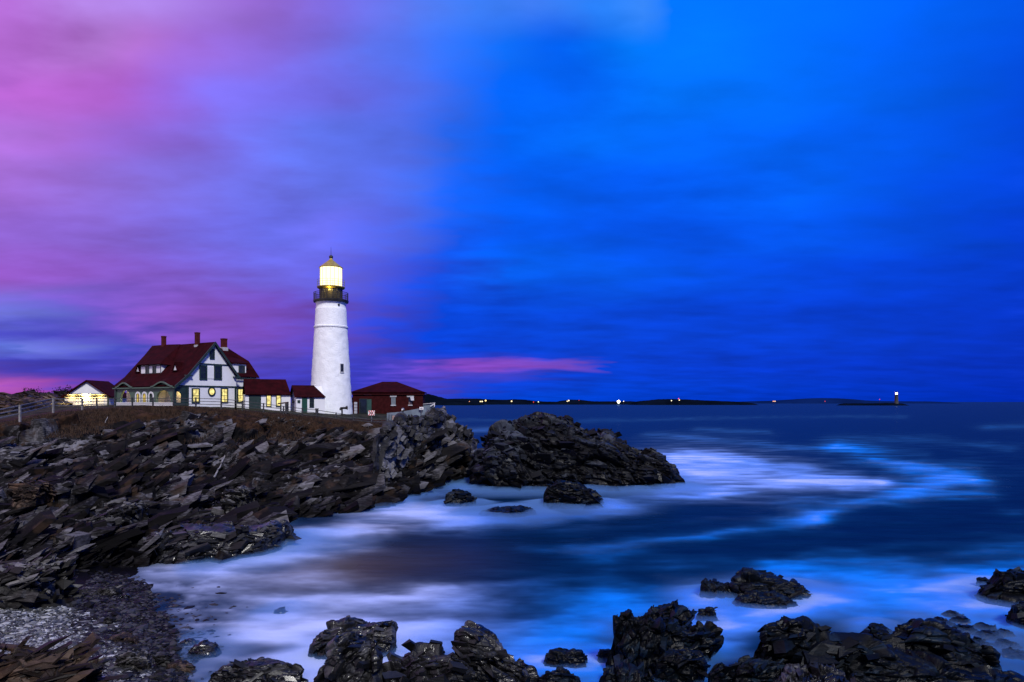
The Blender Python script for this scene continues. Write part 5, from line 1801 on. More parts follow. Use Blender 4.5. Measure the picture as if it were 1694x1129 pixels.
class Fr:
    """frame on a wall: origin at a photo column and distance, along axis, out along normal"""
    def __init__(s, px, Y, ax=A30, nm=N30):
        s.o = Vector((X(px, Y), Y, 0))
        s.ax, s.nm = ax, nm

    def __call__(s, a, b, c):       # b negative = out of the wall
        p = s.o + s.ax * a - s.nm * b
        return Vector((p.x, p.y, c))

    def uv(s, px, py, b=0.0):
        p = hit(px, py, s(0, b, 0), s.nm)
        return (p - s.o).dot(s.ax), p.z


def fwin(parent, f, x0, x1, y0, y1, glass, fm, **kw):
    (a0, c1), (a1, c0) = f.uv(x0, y0), f.uv(x1, y1)
    return window(parent, f, a0, a1, c0, c1, glass, fm, **kw)


fc_ = Fr(424, 98.3)
conn = tag(empty('annex', fc_(3, 2, 9.4)), 'low white annex with maroon roof and two lit windows between house and tower shed', 'building')
a1_, zt_ = fc_.uv(480.5, 654)
gz_c = 9.2
obj('wall', MB().box(fc_, -1.5, a1_, 0, 4.4, gz_c, zt_ + .1), WHITE, conn)
e0, zev = fc_.uv(424, 652.8, -.35)
e1, _ = fc_.uv(481.5, 652.8, -.35)
r0_, zrd = fc_.uv(424, 627.3, 2.2)
r1_, _ = fc_.uv(472.6, 627.3, 2.2)
roof_obj('roof', [[fc_(e0 - 1.5, -.35, zev), fc_(e1, -.35, zev), fc_(r1_, 2.2, zrd), fc_(e0 - 1.5, 2.2, zrd)],
                  [fc_(e1, 4.75, zev), fc_(e0 - 1.5, 4.75, zev), fc_(e0 - 1.5, 2.2, zrd), fc_(r1_, 2.2, zrd)],
                  [fc_(e1, -.35, zev), fc_(e1, 4.75, zev), fc_(r1_, 2.2, zrd)]], ROOF, conn, .15)
(a0, c1), (a1, c0) = fc_.uv(424, 653.6), fc_.uv(431.8, 681)
obj('wall_panel', MB().box(fc_, a0 - 1, a1, -.05, -.003, gz_c, c1 + .05), GREEN, conn)
fwin(conn, fc_, 441.6, 447.6, 655.2, 672, LIT, GREEN, bar=.12, sash=False)
fwin(conn, fc_, 457.8, 463.8, 655.2, 672, LIT, GREEN, bar=.12, sash=False)

fs_ = Fr(490.0, 98.8)
shed = tag(empty('entry_shed', fs_(2, 1.5, 9.2)), 'small white entry shed with maroon roof and green door against the tower foot', 'building')
gz_s = 8.6
a1_, _ = fs_.uv(537.5, 670)
ev0, zev = fs_.uv(489.2, 656.6, -.3)
ev1, _ = fs_.uv(539.0, 656.2, -.3)
rd0, zrd = fs_.uv(477.8, 637.4, 2.6)
rd1, _ = fs_.uv(518.8, 637.4, 2.6)
obj('wall', MB().prism([fs_(0, 0, gz_s), fs_(0, 0, zev - .08), fs_(0, 2.6, zrd - .14), fs_(0, 5.0, zev - .08), fs_(0, 5.0, gz_s)], fs_.ax * (a1_)), WHITE, shed)
roof_obj('roof', [[fs_(ev0 - .15, -.3, zev), fs_(ev1, -.3, zev), fs_(max(rd1, ev1 - 2.4), 2.6, zrd), fs_(ev0 - .15, 2.6, zrd)],
                  [fs_(ev1, 5.4, zev), fs_(ev0 - .15, 5.4, zev), fs_(ev0 - .15, 2.6, zrd), fs_(max(rd1, ev1 - 2.4), 2.6, zrd)],
                  [fs_(ev1, -.3, zev), fs_(ev1, 5.4, zev), fs_(max(rd1, ev1 - 2.4), 2.6, zrd)]], ROOF, shed, .14)
(a0, c1), (a1, c0) = fs_.uv(499.3, 658.3), fs_.uv(508.3, 681.5)
dr = obj('door', MB().box(fs_, a0, a1, -.06, .02, gz_s, c1), paint('deep_green_door', (0.012, 0.06, 0.04), .4), shed)
obj('handle', MB().tube(fs_(a1 - .12, -.12, gz_s + 1.0), fs_(a1 - .12, -.062, gz_s + 1.0), .05, n=8), STEEL, dr)
fwin(shed, fs_, 513, 518.4, 659.4, 673.5, DGLASS, GREEN, bar=.09)
(a0, c1), (a1, c0) = fs_.uv(492, 662.2), fs_.uv(496.8, 667.3)
obj('sign_board', MB().box(fs_, a0, a1, -.05, .02, c0, c1), GREEN, shed)
obj('wall_lamp', MB().tube(fs_(-.04, 1.7, zev - .7), fs_(-.3, 1.7, zev - .7), .18, n=10), BLACKI, shed)

# ------------------------------------------------------------------ garage with the bright lamp
GX = Vector((0.992, 0.12, 0)).normalized()
GN = Vector((0.12, -0.992, 0)).normalized()
fg = Fr(104, 110, GX, GN)
gar = tag(empty('garage', fg(3.5, 3, 10.0)), 'low gabled white garage floodlit by one glaring lamp over its doors', 'garage')
a1_, _ = fg.uv(180.5, 660)
ap, zap = fg.uv(144.5, 629)
el, zel = fg.uv(101.5, 657.2)
er, zer = fg.uv(186, 656.6)
gz_g = 9.7
DEEP = 7.0
obj('wall', MB().prism([fg(0, 0, gz_g), fg(a1_, 0, gz_g), fg(a1_, 0, zer + .2), fg(ap, 0, zap - .12), fg(0, 0, zel + .2)], -fg.nm * DEEP), CREAM, gar)
obj('gable_board', MB().prism([fg(.0, -.06, zel + .28), fg(a1_, -.06, zer + .28), fg(ap, -.06, zap - .1)], -fg.nm * .055), WHITE, gar)
roof_obj('roof', [[fg(el, -.45, zel), fg(ap, -.45, zap), fg(ap, DEEP + .3, zap), fg(el, DEEP + .3, zel)],
                  [fg(er, -.45, zer), fg(er, DEEP + .3, zer), fg(ap + .01, DEEP + .3, zap), fg(ap + .01, -.45, zap)]], ROOF, gar, .2)
tr = MB()
tr.box(fg, 0, a1_, -.09, -.003, zel + .05, zel + .27)
for q0, q1 in ((0, .28), (a1_ - .28, a1_)):
    tr.box(fg, q0, q1, -.07, -.004, gz_g, zel + .05)
obj('trim', tr, GREEN, gar)
for x0, x1 in ((110.5, 126), (131, 154.5), (160, 172.5)):
    (a0, c1), (a1, c0) = fg.uv(x0, 658.6), fg.uv(x1, 676)
    dr = obj('garage_door', MB().box(fg, a0, a1, -.06, .02, gz_g, c1), CREAM, gar)
    f_ = MB()
    for k in range(1, 4):
        zk_ = gz_g + (c1 - gz_g) * k / 4
        f_.box(fg, a0, a1, -.075, -.061, zk_ - .015, zk_ + .015)
    obj('panel_line', f_, GREEN, dr)
al, zl = fg.uv(142, 652.5)
bulbm = emit('glaring_lamp', (1.0, 0.90, 0.62), 60.0)
added_lamp_hood = obj('wall_lamp', MB().box(fg, al - 2.9, al + 2.9, -.75, -.095, zl - .02, zl + .08), BLACKI, gar)  # broad black hood added to keep the bulb's light off the gable
obj('bulb', MB().box(fg, al - .25, al + .25, -.52, -.12, zl - .14, zl - .03), bulbm, added_lamp_hood)
for da, en in ((0, 260), (-2.1, 60), (2.2, 60)):
    ld = bpy.data.lights.new('garage_bulb', 'POINT')
    ld.energy = en
    ld.color = (1.0, 0.68, 0.20)
    ld.shadow_soft_size = 0.15
    lo = bpy.data.objects.new('garage_bulb', ld)
    COL.objects.link(lo)
    lo.parent = gar
    lo.location = fg(al + da, -.42, zl - .34) - wloc(gar)
fwin(gar, Fr(181, 112, Vector((.30, .954, 0)), Vector((.954, -.30, 0))), 181.6, 184.4, 661, 668, LITDIM, GREEN, bar=.06, sash=False)

# ------------------------------------------------------------------ brick fog signal building
BX = Vector((0.996, 0.09, 0)).normalized()
BN = Vector((0.09, -0.996, 0)).normalized()
fb_ = Fr(583.5, 110, BX, BN)
brk = tag(empty('brick_building', fb_(5.5, 4, 9.0)), 'low red brick building with maroon hip roof right of the tower', 'building')
a1_, _ = fb_.uv(699.6, 665)
gz_b = 8.8
_, zev = fb_.uv(640, 648.8, -.4)
eL, eR = -.35, a1_ + .35
DB = 8.5
rA, zrd = fb_.uv(632.5, 631.8, DB / 2)
rB, _ = fb_.uv(656.5, 631.8, DB / 2)
obj('wall', MB().box(fb_, 0, a1_, 0, DB, gz_b, zev - .05), BRICK, brk)
roof_obj('roof', [[fb_(eL, -.4, zev), fb_(eR, -.4, zev), fb_(rB, DB / 2, zrd), fb_(rA, DB / 2, zrd)],
                  [fb_(eR, DB + .4, zev), fb_(eL, DB + .4, zev), fb_(rA, DB / 2, zrd), fb_(rB, DB / 2, zrd)],
                  [fb_(eR, -.4, zev), fb_(eR, DB + .4, zev), fb_(rB, DB / 2, zrd)],
                  [fb_(eL, DB + .4, zev), fb_(eL, -.4, zev), fb_(rA, DB / 2, zrd)]], ROOF, brk, .16)
obj('cornice', MB().box(fb_, eL + .1, eR - .1, -.22, -.003, zev - .45, zev - .19), BRICK, brk)
(a0, c1), (a1, c0) = fb_.uv(595.6, 661.2), fb_.uv(606.4, 684)
dr = obj('door', MB().box(fb_, a0, a1, -.02, .02, gz_b, c1), DGLASS, brk)
obj('frame', MB().box(fb_, a0 - .12, a0, -.07, .02, gz_b, c1 + .12).box(fb_, a1, a1 + .12, -.07, .02, gz_b, c1 + .12).box(fb_, a0, a1, -.07, .02, c1, c1 + .12), GREEN, dr)
(a0, c1), (a1, c0) = fb_.uv(607.6, 660.8), fb_.uv(614.6, 684)
obj('open_door', MB().box(fb_, a0, a1, -.12, -.04, gz_b, c1), paint('teal_green_door', (0.025, 0.075, 0.06), .5), brk)
for x0, x1, y0, y1 in ((601.2, 615.4, 651.2, 653.8), (645.2, 656.2, 655.2, 657.2), (673.2, 684.6, 655.2, 657.2)):
    (a0, c1), (a1, c0) = fb_.uv(x0, y0), fb_.uv(x1, y1)
    obj('lintel', MB().box(fb_, a0, a1, -.08, .02, c0, c1), STONE, brk)
GREYP = paint('grey_boarded_window', (0.16, 0.19, 0.21), .5, .2)
(a0, c1), (a1, c0) = fb_.uv(647.2, 657.4), fb_.uv(654.4, 670)
w = obj('window', MB().box(fb_, a0, a1, -.03, .02, c0, c1), GREYP, brk)
obj('sill', MB().box(fb_, a0 - .08, a1 + .08, -.12, .02, c0 - .18, c0), STONE, w)
(a0, c1), (a1, c0) = fb_.uv(676, 657.4), fb_.uv(681.8, 670)
w = obj('window', MB().box(fb_, a0, a1, -.03, .02, c0, c1), DGLASS, brk)
obj('sill', MB().box(fb_, a0 - .08, a1 + .08, -.12, .02, c0 - .16, c0), STONE, w)
obj('lower_sash', MB().box(fb_, a0, a1, -.06, -.031, c0, c0 + .45), paint('brown_board', (0.14, 0.10, 0.10), .6), w)
obj('open_shutter', MB().prism([fb_(a0 + .25, -.08, c1), fb_(a1 + .28, -.08, c1), fb_(a1 + .34, -.6, c1 - .55), fb_(a0 + .40, -.6, c1 - .55)], (0, 0, .05)), STONE, w)

# pale crates by the corner of the brick building
crt = tag(empty('crate_stack', (X(588.5, 107.5), 107.5, 8.9)), 'stack of pale grey crates between the tower foot and the brick building', 'crates')
fk = Fr(586, 107.5, BX, BN)
for k in range(4):
    obj('crate', MB().box(fk, -.02, .42, 0, .5, 9.15 + k * .47, 9.15 + k * .47 + .40), STONE, crt)

# ------------------------------------------------------------------ wall, mesh fence and small fittings at the seaward end
cw_ = MB()
Yw0, Yw1 = 97.0, 97.5
pts_t = [(640, 683.5), (660, 682), (680, 678.5), (697, 675.5), (705, 674.5)]
pts_b = [(640, 700), (660, 699), (680, 696), (697, 692), (705, 690)]
pl_ = [at(x, y, Yw0) for x, y in pts_t] + [at(x, y + 4, Yw0) for x, y in reversed(pts_b)]
cw_.prism(pl_, (0, .35, 0))
tag(obj('concrete_wall', cw_, CONC), 'pale sloping concrete parapet in front of the brick building', 'wall')
cw2 = MB()
cw2.prism([at(700, 669.5, 112), at(719, 667.5, 112), at(719, 690, 112), at(700, 690, 112)], (0, .4, 0))
w2 = tag(obj('parapet', cw2, CONC), 'blue grey parapet behind the cliff spur by the brick building', 'wall')
obj('coping', MB().prism([at(699.5, 668.4, 111.8), at(719.6, 666.2, 111.8), at(719.6, 667.4, 111.8), at(699.5, 669.4, 111.8)], (0, .7, 0)), STONE, w2)
obj('handrail', MB().tube(at(712, 672.5, 111.7), at(718.6, 668.5, 111.7), .07, n=6).tube(at(718.6, 667.2, 111.7), at(718.6, 673, 111.7), .07, n=6), WHITEP, w2)

sg = tag(empty('barrier_sign', (X(614.6, 95), 95, Z(701, 95))), 'red and white striped warning board on a pale post by the path', 'sign')
fsn = Fr(614.6, 95, Vector((1, 0, 0)), Vector((0, -1, 0)))
px_m = 95 / F
obj('post', MB().box(fsn, -.06, .06, 0, .10, Z(703, 95), Z(690, 95)), WOODW, sg)
bo = obj('board', MB().box(fsn, -5.4 * px_m, 5.4 * px_m, -.06, -.002, Z(687.6, 95), Z(679.4, 95)), WHITEP, sg)
st_ = MB()
zt, zb = Z(679.4, 95) - .004, Z(687.6, 95) + .004
for a in (-5.4, -1.6, 2.2):
    w_ = 1.9
    for (za_, zb_, s0) in ((zt, (zt + zb) / 2 + .06, -1), ((zt + zb) / 2 - .06, zb, 1)):
        x0, x1 = a * px_m + .01, (a + w_) * px_m
        sh = 2.4 * px_m
        st_.prism([(X(614.6, 95) + min(x0 + sh * (0 if s0 < 0 else 1), 5.35 * px_m), 95 - .064, za_), (X(614.6, 95) + min(x1 + sh * (0 if s0 < 0 else 1), 5.35 * px_m), 95 - .064, za_),
                   (X(614.6, 95) + min(x1 + sh * (1 if s0 < 0 else 0), 5.35 * px_m), 95 - .064, zb_), (X(614.6, 95) + min(x0 + sh * (1 if s0 < 0 else 0), 5.35 * px_m), 95 - .064, zb_)], (0, -.012, 0))
obj('red_stripe', st_, REDP, bo)
obj('black_bar', MB().box(fsn, -3.2 * px_m, 2.6 * px_m, -.085, -.066, (zt + zb) / 2 - .055, (zt + zb) / 2 + .055), BLACKI, bo)

ws = tag(empty('notice_board', (X(697.2, 96.6), 96.6, Z(680, 96.6))), 'small white notice on the upper end of the concrete parapet', 'sign')
fws = Fr(697.2, 96.6, Vector((1, 0, 0)), Vector((0, -1, 0)))
obj('panel', MB().box(fws, -3.4 * px_m, 3.4 * px_m, 0, .04, Z(678, 96.6), Z(673.6, 96.6)), WHITEP, ws)
obj('text_line', MB().box(fws, -1.8 * px_m, 1.8 * px_m, -.012, -.002, Z(676.3, 96.6), Z(675.3, 96.6)), STEEL, ws)
obj('post', MB().box(fws, -.05, .05, .042, .10, Z(686, 96.6), Z(674, 96.6)), STEEL, ws)

vw = tag(empty('coin_viewer', (X(666.6, 96), 96, Z(700, 96))), 'round headed viewing telescope on a dark post at the parapet', 'telescope')
obj('stand', MB().lathe((X(666.6, 96), 96), [(.2, Z(700, 96)), (.16, Z(699, 96)), (.10, Z(697, 96)), (.09, Z(681, 96)), (.12, Z(680.5, 96))], 12), BLACKI, vw)
hd = MB().lathe((X(666.6, 96), 96), [(.24 * math.cos(t) + .002, Z(678.2, 96) + .27 * math.sin(t)) for t in np.linspace(-1.4, 1.5, 10)], 16)
smooth_by_angle(obj('head', hd, STEEL, vw), 60)
obj('eyepiece', MB().tube((X(666.6, 96) - .05, 95.8, Z(678, 96)), (X(666.6, 96) - .05, 95.62, Z(678, 96)), .11, n=10), WHITEP, vw)
# telescope in front of the tower
v2 = tag(empty('signal_horn', (X(565.8, 98), 98, Z(694, 98))), 'black fog horn like device on a post in front of the tower foot', 'horn')
obj('post', MB().tube(at(565.8, 696, 98), at(565.8, 677, 98), .12, n=8), BLACKI, v2)
hn = MB()
hn.tube(at(563.2, 675.6, 98), at(571.0, 675.2, 98), .16, n=12)
hn.tube(at(571.0, 675.2, 98), at(574.6, 674.8, 98), .16, .30, n=12)
hn.tube(at(563.2, 675.8, 98), at(563.2, 679, 98), .14, n=8)
obj('barrel', hn, BLACKI, v2)
bn = tag(empty('litter_bin', (X(523.5, 94.5), 94.5, Z(691, 94.5))), 'dark square box behind the post and rail fence before the shed', 'box')
fbn = Fr(523.5, 94.5, Vector((1, 0, 0)), Vector((0, -1, 0)))
obj('body', MB().box(fbn, -.16, .16, 0, .4, Z(692, 94.5), Z(677.5, 94.5)), BLACKI, bn)
obj('lid', MB().box(fbn, -.2, .2, -.04, .44, Z(677.4, 94.5), Z(676, 94.5)), BLACKI, bn)
bx_ = tag(empty('information_stand', (X(468, 93), 93, Z(683, 93))), 'brown information stand with slanted top by the annex windows', 'stand')
fbx = Fr(468, 93, Vector((1, 0, 0)), Vector((0, -1, 0)))
obj('panel', MB().prism([fbx(-.70, -.1, Z(669.5, 93)), fbx(.62, -.1, Z(667.2, 93)), fbx(.62, .5, Z(667, 93)), fbx(-.70, .5, Z(669.3, 93))], (0, 0, .18)), paint('brown_board_top', (0.06, 0.03, 0.02), .5), bx_)
for a in (-.35, .35):
    obj('leg', MB().box(fbx, a - .08, a + .08, .1, .26, Z(686, 93), Z(669.6, 93)), WOODG, bx_)
kb = tag(obj('meter_cabinet', MB().box(Fr(474, 94, Vector((1, 0, 0)), Vector((0, -1, 0))), -.22, .2, 0, .3, Z(683, 94), Z(667, 94)), WOODG), 'narrow grey cabinet standing beside the brown information stand', 'cabinet')


# ------------------------------------------------------------------ fences
def fence(name, label, pts, hgt, rails, matp, matr, post_r=.07, rail_r=.045, dark_cap=False):
    """pts: (column, row of the post foot, distance)"""
    P_ = []
    for px, py, Y in pts:
        P_.append(at(px, py, Y))
    root = tag(empty(name, P_[0]), label, 'fence')
    for p in P_:
        m_ = MB().box(lambda a, b, c: (p.x + a, p.y + b, p.z + c), -post_r, post_r, -post_r, post_r, -.5, hgt)
        obj('post', m_, matp, root)
    for h_ in rails:
        for a, b in zip(P_[:-1], P_[1:]):
            d_ = (b - a)
            n_ = Vector((d_.y, -d_.x, 0)).normalized() * (post_r + .03)
            if n_.y > 0:
                n_ = -n_
            q0, q1 = a + n_ + Vector((0, 0, h_)), b + n_ + Vector((0, 0, h_))
            m_ = MB()
            e_ = d_.normalized() * .06
            up = Vector((0, 0, rail_r))
            dn_ = n_.normalized() * .03
            m_.hexa([q0 - e_ - up - dn_, q1 + e_ - up - dn_, q1 + e_ - up + dn_, q0 - e_ - up + dn_, q0 - e_ + up - dn_, q1 + e_ + up - dn_, q1 + e_ + up + dn_, q0 - e_ + up + dn_])
            obj('rail', m_, matr, root)
    return root


fence('rail_fence', 'bleached three rail fence climbing to the garage', [(-60, 713, 62), (-14, 701, 66), (33, 690.5, 71), (88, 676.5, 81), (136, 675.5, 87)], 1.28, (.36, .78, 1.18), WOODW, WOODW, .085, .05)
fence('rail_fence', 'dark three rail fence along the crest before the porch of the house', [(136, 675.5, 87), (160, 674, 87.2), (190, 673.4, 87.4), (219, 673.2, 87.6), (253, 673.2, 87.8), (287, 673.3, 88), (324, 673.5, 88.4), (366, 674.5, 89), (390, 676.5, 89.6)], 1.2, (.36, .74, 1.10), WOODG, WOODG, .075, .04)
fence('rail_fence', 'grey three rail fence running down the crest past annex and shed to the tower', [(390, 676.5, 89.6), (401, 677.5, 90), (436, 681.5, 91), (469, 686, 91.8), (500, 689.5, 92.6), (524, 691.8, 93.2), (556, 696.5, 93.8), (584.5, 700.5, 94.2)], 1.15, (.34, .70, 1.08), WOODG, WOODG, .075, .04)
fence('rail_fence', 'low dark rail fence along the path before the brick building', [(584.5, 700.5, 94.2), (614.5, 703, 94.6), (643, 703, 95)], 1.15, (.42, .78), STEEL, WOODG, .05, .045)
gt = tag(empty('mesh_gate', at(643, 701, 96)), 'short wire mesh gate with steel posts at the foot of the parapet', 'gate')
for x in (643.6, 648.2, 659):
    obj('post', MB().tube(at(x, 702, 96), at(x, 686, 96), .06, n=8), STEEL, gt)
wm = MB()
for k in range(13):
    x = 643.6 + (659 - 643.6) * k / 12
    wm.tube(at(x, 700.5, 96), at(x, 687, 96), .012, n=4)
for k in range(9):
    y = 687 + 13.5 * k / 8
    wm.tube(at(643.6, y, 96), at(659, y, 96), .012 if k % 8 else .035, n=4)
obj('wire_mesh', wm, STEEL, gt)
obj('notice', MB().prism([at(649, 688, 95.9), at(657, 688, 95.9), at(657, 694.5, 95.9), at(649, 694.5, 95.9)], (0, .03, 0)), paint('faded_notice', (0.45, 0.30, 0.25), .6, .4, 6), gt)

# ------------------------------------------------------------------ trees and rock knoll behind the left fence
LEAFD = paint('dark_foliage', (0.008, 0.010, 0.008), 0.8, 0.5, 1.0, spec=0.1)
BARK = paint('dark_bark', (0.03, 0.024, 0.02), 0.9)


def tree(px, py_base, Y, h, w, label, seed):
    rg = np.random.default_rng(seed)
    b_ = at(px, py_base, Y)
    root = tag(empty('tree', b_), label, 'tree', 'trees behind the garage lawn')
    tk = MB().tube(b_, b_ + Vector((0, 0, h * .5)), h * .04, h * .02, 7)
    for k in range(5):
        a = rg.uniform(0, 6.28)
        tk.tube(b_ + Vector((0, 0, h * (.25 + .06 * k))), b_ + Vector((math.cos(a) * w * .35, math.sin(a) * w * .35, h * (.55 + .06 * k))), h * .016, h * .006, 5)
    obj('trunk', tk, BARK, root)
    n = 900
    cl = rg.normal(0, 1, (14, 3)) * np.array([w * .28, w * .28, h * .16]) + np.array([0, 0, h * .62])
    vs, fs = [], []
    for i in range(n):
        c = cl[rg.integers(14)] + rg.normal(0, 1, 3) * np.array([w * .11, w * .11, h * .08])
        c[2] = max(c[2], h * .12)
        s = h * rg.uniform(.018, .045)
        q = rg.normal(0, 1, (3, 3)) * s
        k = len(vs)
        vs += [tuple(Vector(c) + b_ + Vector(q[0])), tuple(Vector(c) + b_ + Vector(q[1])), tuple(Vector(c) + b_ + Vector(q[2]))]
        fs.append((k, k + 1, k + 2))
    link_mesh('crown', vs, fs, LEAFD, root)


tl = [(46, 668, 118, 1.6, 2.6, 'low dark bush right behind the rock knoll'), (56, 668, 126, 2.6, 3.2, 'round topped dark tree nearest the rock knoll'), (64, 668, 132, 2.2, 3.4, 'small spreading dark tree next to the round topped tree'),
      (72, 668, 128, 1.8, 3.6, 'flat topped dark tree in the middle of the tree row'), (80, 668, 134, 1.9, 3.2, 'dark tree between the flat topped tree and the leaning one'), (88, 668, 130, 1.9, 3.2, 'leaning dark tree near the garage corner'),
      (96, 667, 128, 2.7, 2.8, 'taller dark tree rising beside the garage roof edge'), (103, 667, 130, 3.0, 2.6, 'darkest tree touching the garage roof edge')]
for i, (a, b, c, h_, w_, lb) in enumerate(tl):
    tree(a, b, c, h_, w_, lb, 200 + i)
loft_rock('rock_knoll', [(-70, 672, 690), (-40, 660, 690), (-10, 654, 690), (14, 650.5, 690), (30, 653, 690), (42, 659, 690), (52, 667, 690)], ROCK_BROWN,
          'bare rock knoll beyond the bleached fence', 'rock', seed=120, lvl=8.9, back=0.8, nu=120, nv=90, base=-.6, e=.8)

# ------------------------------------------------------------------ far shore
SHORE = paint('far_wooded_shore', (0.0025, 0.005, 0.011), 0.9, 0.4, 0.01, spec=0.0)
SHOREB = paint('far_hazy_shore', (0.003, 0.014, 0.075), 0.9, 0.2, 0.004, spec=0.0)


def ridge_land(name, pts, Y, depth, mat, label, seed, bushy=0.0, n=260):
    xs = [p[0] for p in pts]
    u = np.linspace(xs[0], xs[-1], n)
    top = np.interp(u, xs, [p[1] for p in pts])
    q = np.stack([u * .35, np.zeros(n), np.zeros(n)], 1)
    zt_ = CAMZ - (top - HOR) / F * Y
    zt_ = zt_ + fbm(q, seed, 4) * bushy * Y / F
    zt_ = np.maximum(zt_, 0.15)
    en = np.clip(np.minimum(np.arange(n), n - 1 - np.arange(n)) / 14.0, 0, 1)
    zt_ = -1 + (zt_ + 1) * np.sin(en * math.pi / 2)
    nv_ = 9
    V_ = []
    for j in range(nv_):
        t = j / (nv_ - 1)
        prof_ = math.sin(math.pi * t) ** .6 if 0 < t < 1 else 0
        y = Y + depth * t
        sc_ = (Y + depth * .5) / Y if False else 1.0
        V_.append(np.stack([(u - 847) / F * Y * sc_, np.full(n, y), -1 + (zt_ + 1) * prof_], 1))
    V_ = np.stack(V_, 1).reshape(-1, 3)
    gi_ = (np.arange(n - 1)[:, None] * nv_ + np.arange(nv_ - 1)[None, :]).reshape(-1)
    f_ = np.stack([gi_, gi_ + nv_, gi_ + nv_ + 1, gi_ + 1], 1)
    o = link_mesh(name, V_, f_, mat, smooth=True)
    return tag(o, label, kind='structure')


ridge_land('hill', [(470, 664), (540, 659), (600, 655.5), (670, 654.5), (694, 652.5), (701, 651.5), (710, 653), (722, 656.5), (735, 660), (752, 663), (775, 664.6), (800, 666)], 2200, 200, SHORE, 'wooded point behind the brick building', 1, .9)
ridge_land('shore', [(730, 668), (740, 666), (780, 665.6), (795, 668)], 2100, 40, SHORE, 'low rocky shore', 2, .4)
ridge_land('hill', [(715, 664), (735, 659.6), (760, 659.4), (790, 659.6), (815, 661.2), (835, 661.4), (852, 660.6), (868, 661.2), (885, 663.4), (905, 664.6), (925, 665), (934, 663), (950, 661.2), (965, 661.6), (985, 663.8), (1000, 664.4), (1040, 664.2), (1075, 664)], 2600, 300, SHORE, 'long low wooded shore', 3, .35)
ridge_land('island_shore', [(1052, 667), (1062, 664.5), (1080, 662.6), (1100, 660.6), (1125, 660.2), (1150, 661), (1180, 662.6), (1205, 663.6), (1235, 664.8), (1255, 666.5), (1262, 668)], 2300, 200, SHORE, 'dark low island', 4, .35)
ridge_land('island_shore', [(1200, 666), (1260, 664), (1290, 663.2), (1320, 661.4), (1350, 659.4), (1375, 658.6), (1405, 659), (1430, 660.6), (1450, 662.6), (1480, 663.8), (1560, 664.4), (1600, 666)], 4200, 300, SHOREB, 'broad hazy blue island', 5, .15)
ridge_land('reef', [(1396, 669), (1406, 667.6), (1440, 667.8), (1470, 667.4), (1484, 666.8), (1496, 667.6), (1508, 669)], 1980, 60, SHORE, 'low reef', 6, .4)

# far lighthouse on the ledge
FY = 2000.0
fl = tag(empty('ledge_lighthouse', (X(1483, FY), FY, Z(668.5, FY))), 'distant dark lighthouse with a lit lantern on a low reef at the horizon', 'lighthouse')
cx_ = X(1483, FY)
smooth_by_angle(obj('tower', MB().lathe((cx_, FY), [(6.6, Z(669.5, FY)), (5.6, Z(667.5, FY)), (5.2, Z(664, FY)), (4.5, Z(655, FY)), (4.8, Z(654.4, FY)), (4.9, Z(653.8, FY))], 24), paint('grey_granite', (0.05, 0.05, 0.05), .8), fl))
smooth_by_angle(obj('gallery', MB().lathe((cx_, FY), [(4.9, Z(653.8, FY)), (5.4, Z(653.5, FY)), (5.4, Z(653.1, FY))], 24), BLACKI, fl))
obj('lantern', MB().lathe((cx_, FY), [(3.0, Z(653, FY)), (3.0, Z(650, FY))], 16), emit('far_lantern_light', (1.0, 0.72, 0.40), 6.0), fl)
obj('roof', MB().lathe((cx_, FY), [(3.4, Z(649.9, FY)), (1.6, Z(648.6, FY)), (.2, Z(647.6, FY))], 16), BLACKI, fl)


# shore lamps
def shore_lamp(px, py, rpx, col, strength, label, Y=2560.0):
    p = at(px, py, Y)
    base = max(0.2, p.z - 5)
    root = tag(empty('shore_lamp', (p.x, p.y, base)), label, 'lamp', 'lamps along the far shore')
    r = rpx * .82 * Y / F
    em = emit('shore_lamp_glow', col, strength * .7)
    smooth_by_angle(obj('lamp_head', MB().lathe((p.x, p.y), [(r * math.cos(t) + .01, p.z + r * math.sin(t)) for t in np.linspace(-1.5, 1.5, 9)], 12), em, root), 80)
    obj('pole', MB().tube((p.x, p.y + r * .2, base - 8), (p.x, p.y + r * .2, p.z - r * .8), .25, n=5), BLACKI, root)


WARM, ORNG, RED, WHT = (1.0, .80, .45), (1.0, .42, .2), (1.0, .06, .05), (1.0, .93, .75)
for px, py, rp, c_, s_, lb in [
    (773, 665.0, .9, ORNG, 2.2, 'orange lamp at the left end of the far shore lights'), (776.5, 664.6, .9, ORNG, 2.6, 'brighter orange lamp touching the left end lamp'),
    (794.5, 664.6, 1.1, WARM, 3.5, 'warm lamp left of the yellow pair on the far shore'), (797.6, 664.5, 1.2, WARM, 4.0, 'warm lamp just left of the high yellow lamp'),
    (803.4, 663.0, 1.5, (1, .72, .25), 4.0, 'high yellow lamp of the brightest near shore cluster'), (846.3, 664.2, 1.3, (1, .75, .35), 4.0, 'single yellow lamp below the second far hill'),
    (882.6, 665.5, .8, RED, 2.5, 'red lamp at the water on the far shore'), (890.6, 665.2, 1.0, (.85, 1, .6), 3.0, 'small pale green lamp right of the red one'),
    (938.3, 664.2, 1.0, WARM, 3.0, 'lower lamp of the pair on the middle headland'), (940.8, 663.0, 1.3, WARM, 4.0, 'upper lamp of the pair on the middle headland'),
    (957.8, 662.6, .6, RED, 2.0, 'tiny red lamp on the middle headland'), (1023.3, 664.8, 3.0, WHT, 12.0, 'largest brilliant white lamp on the far shore'),
    (1031.6, 664.2, .9, WHT, 3.0, 'small white lamp beside the brilliant one')]:
    shore_lamp(px, py, rp, c_, s_, lb)
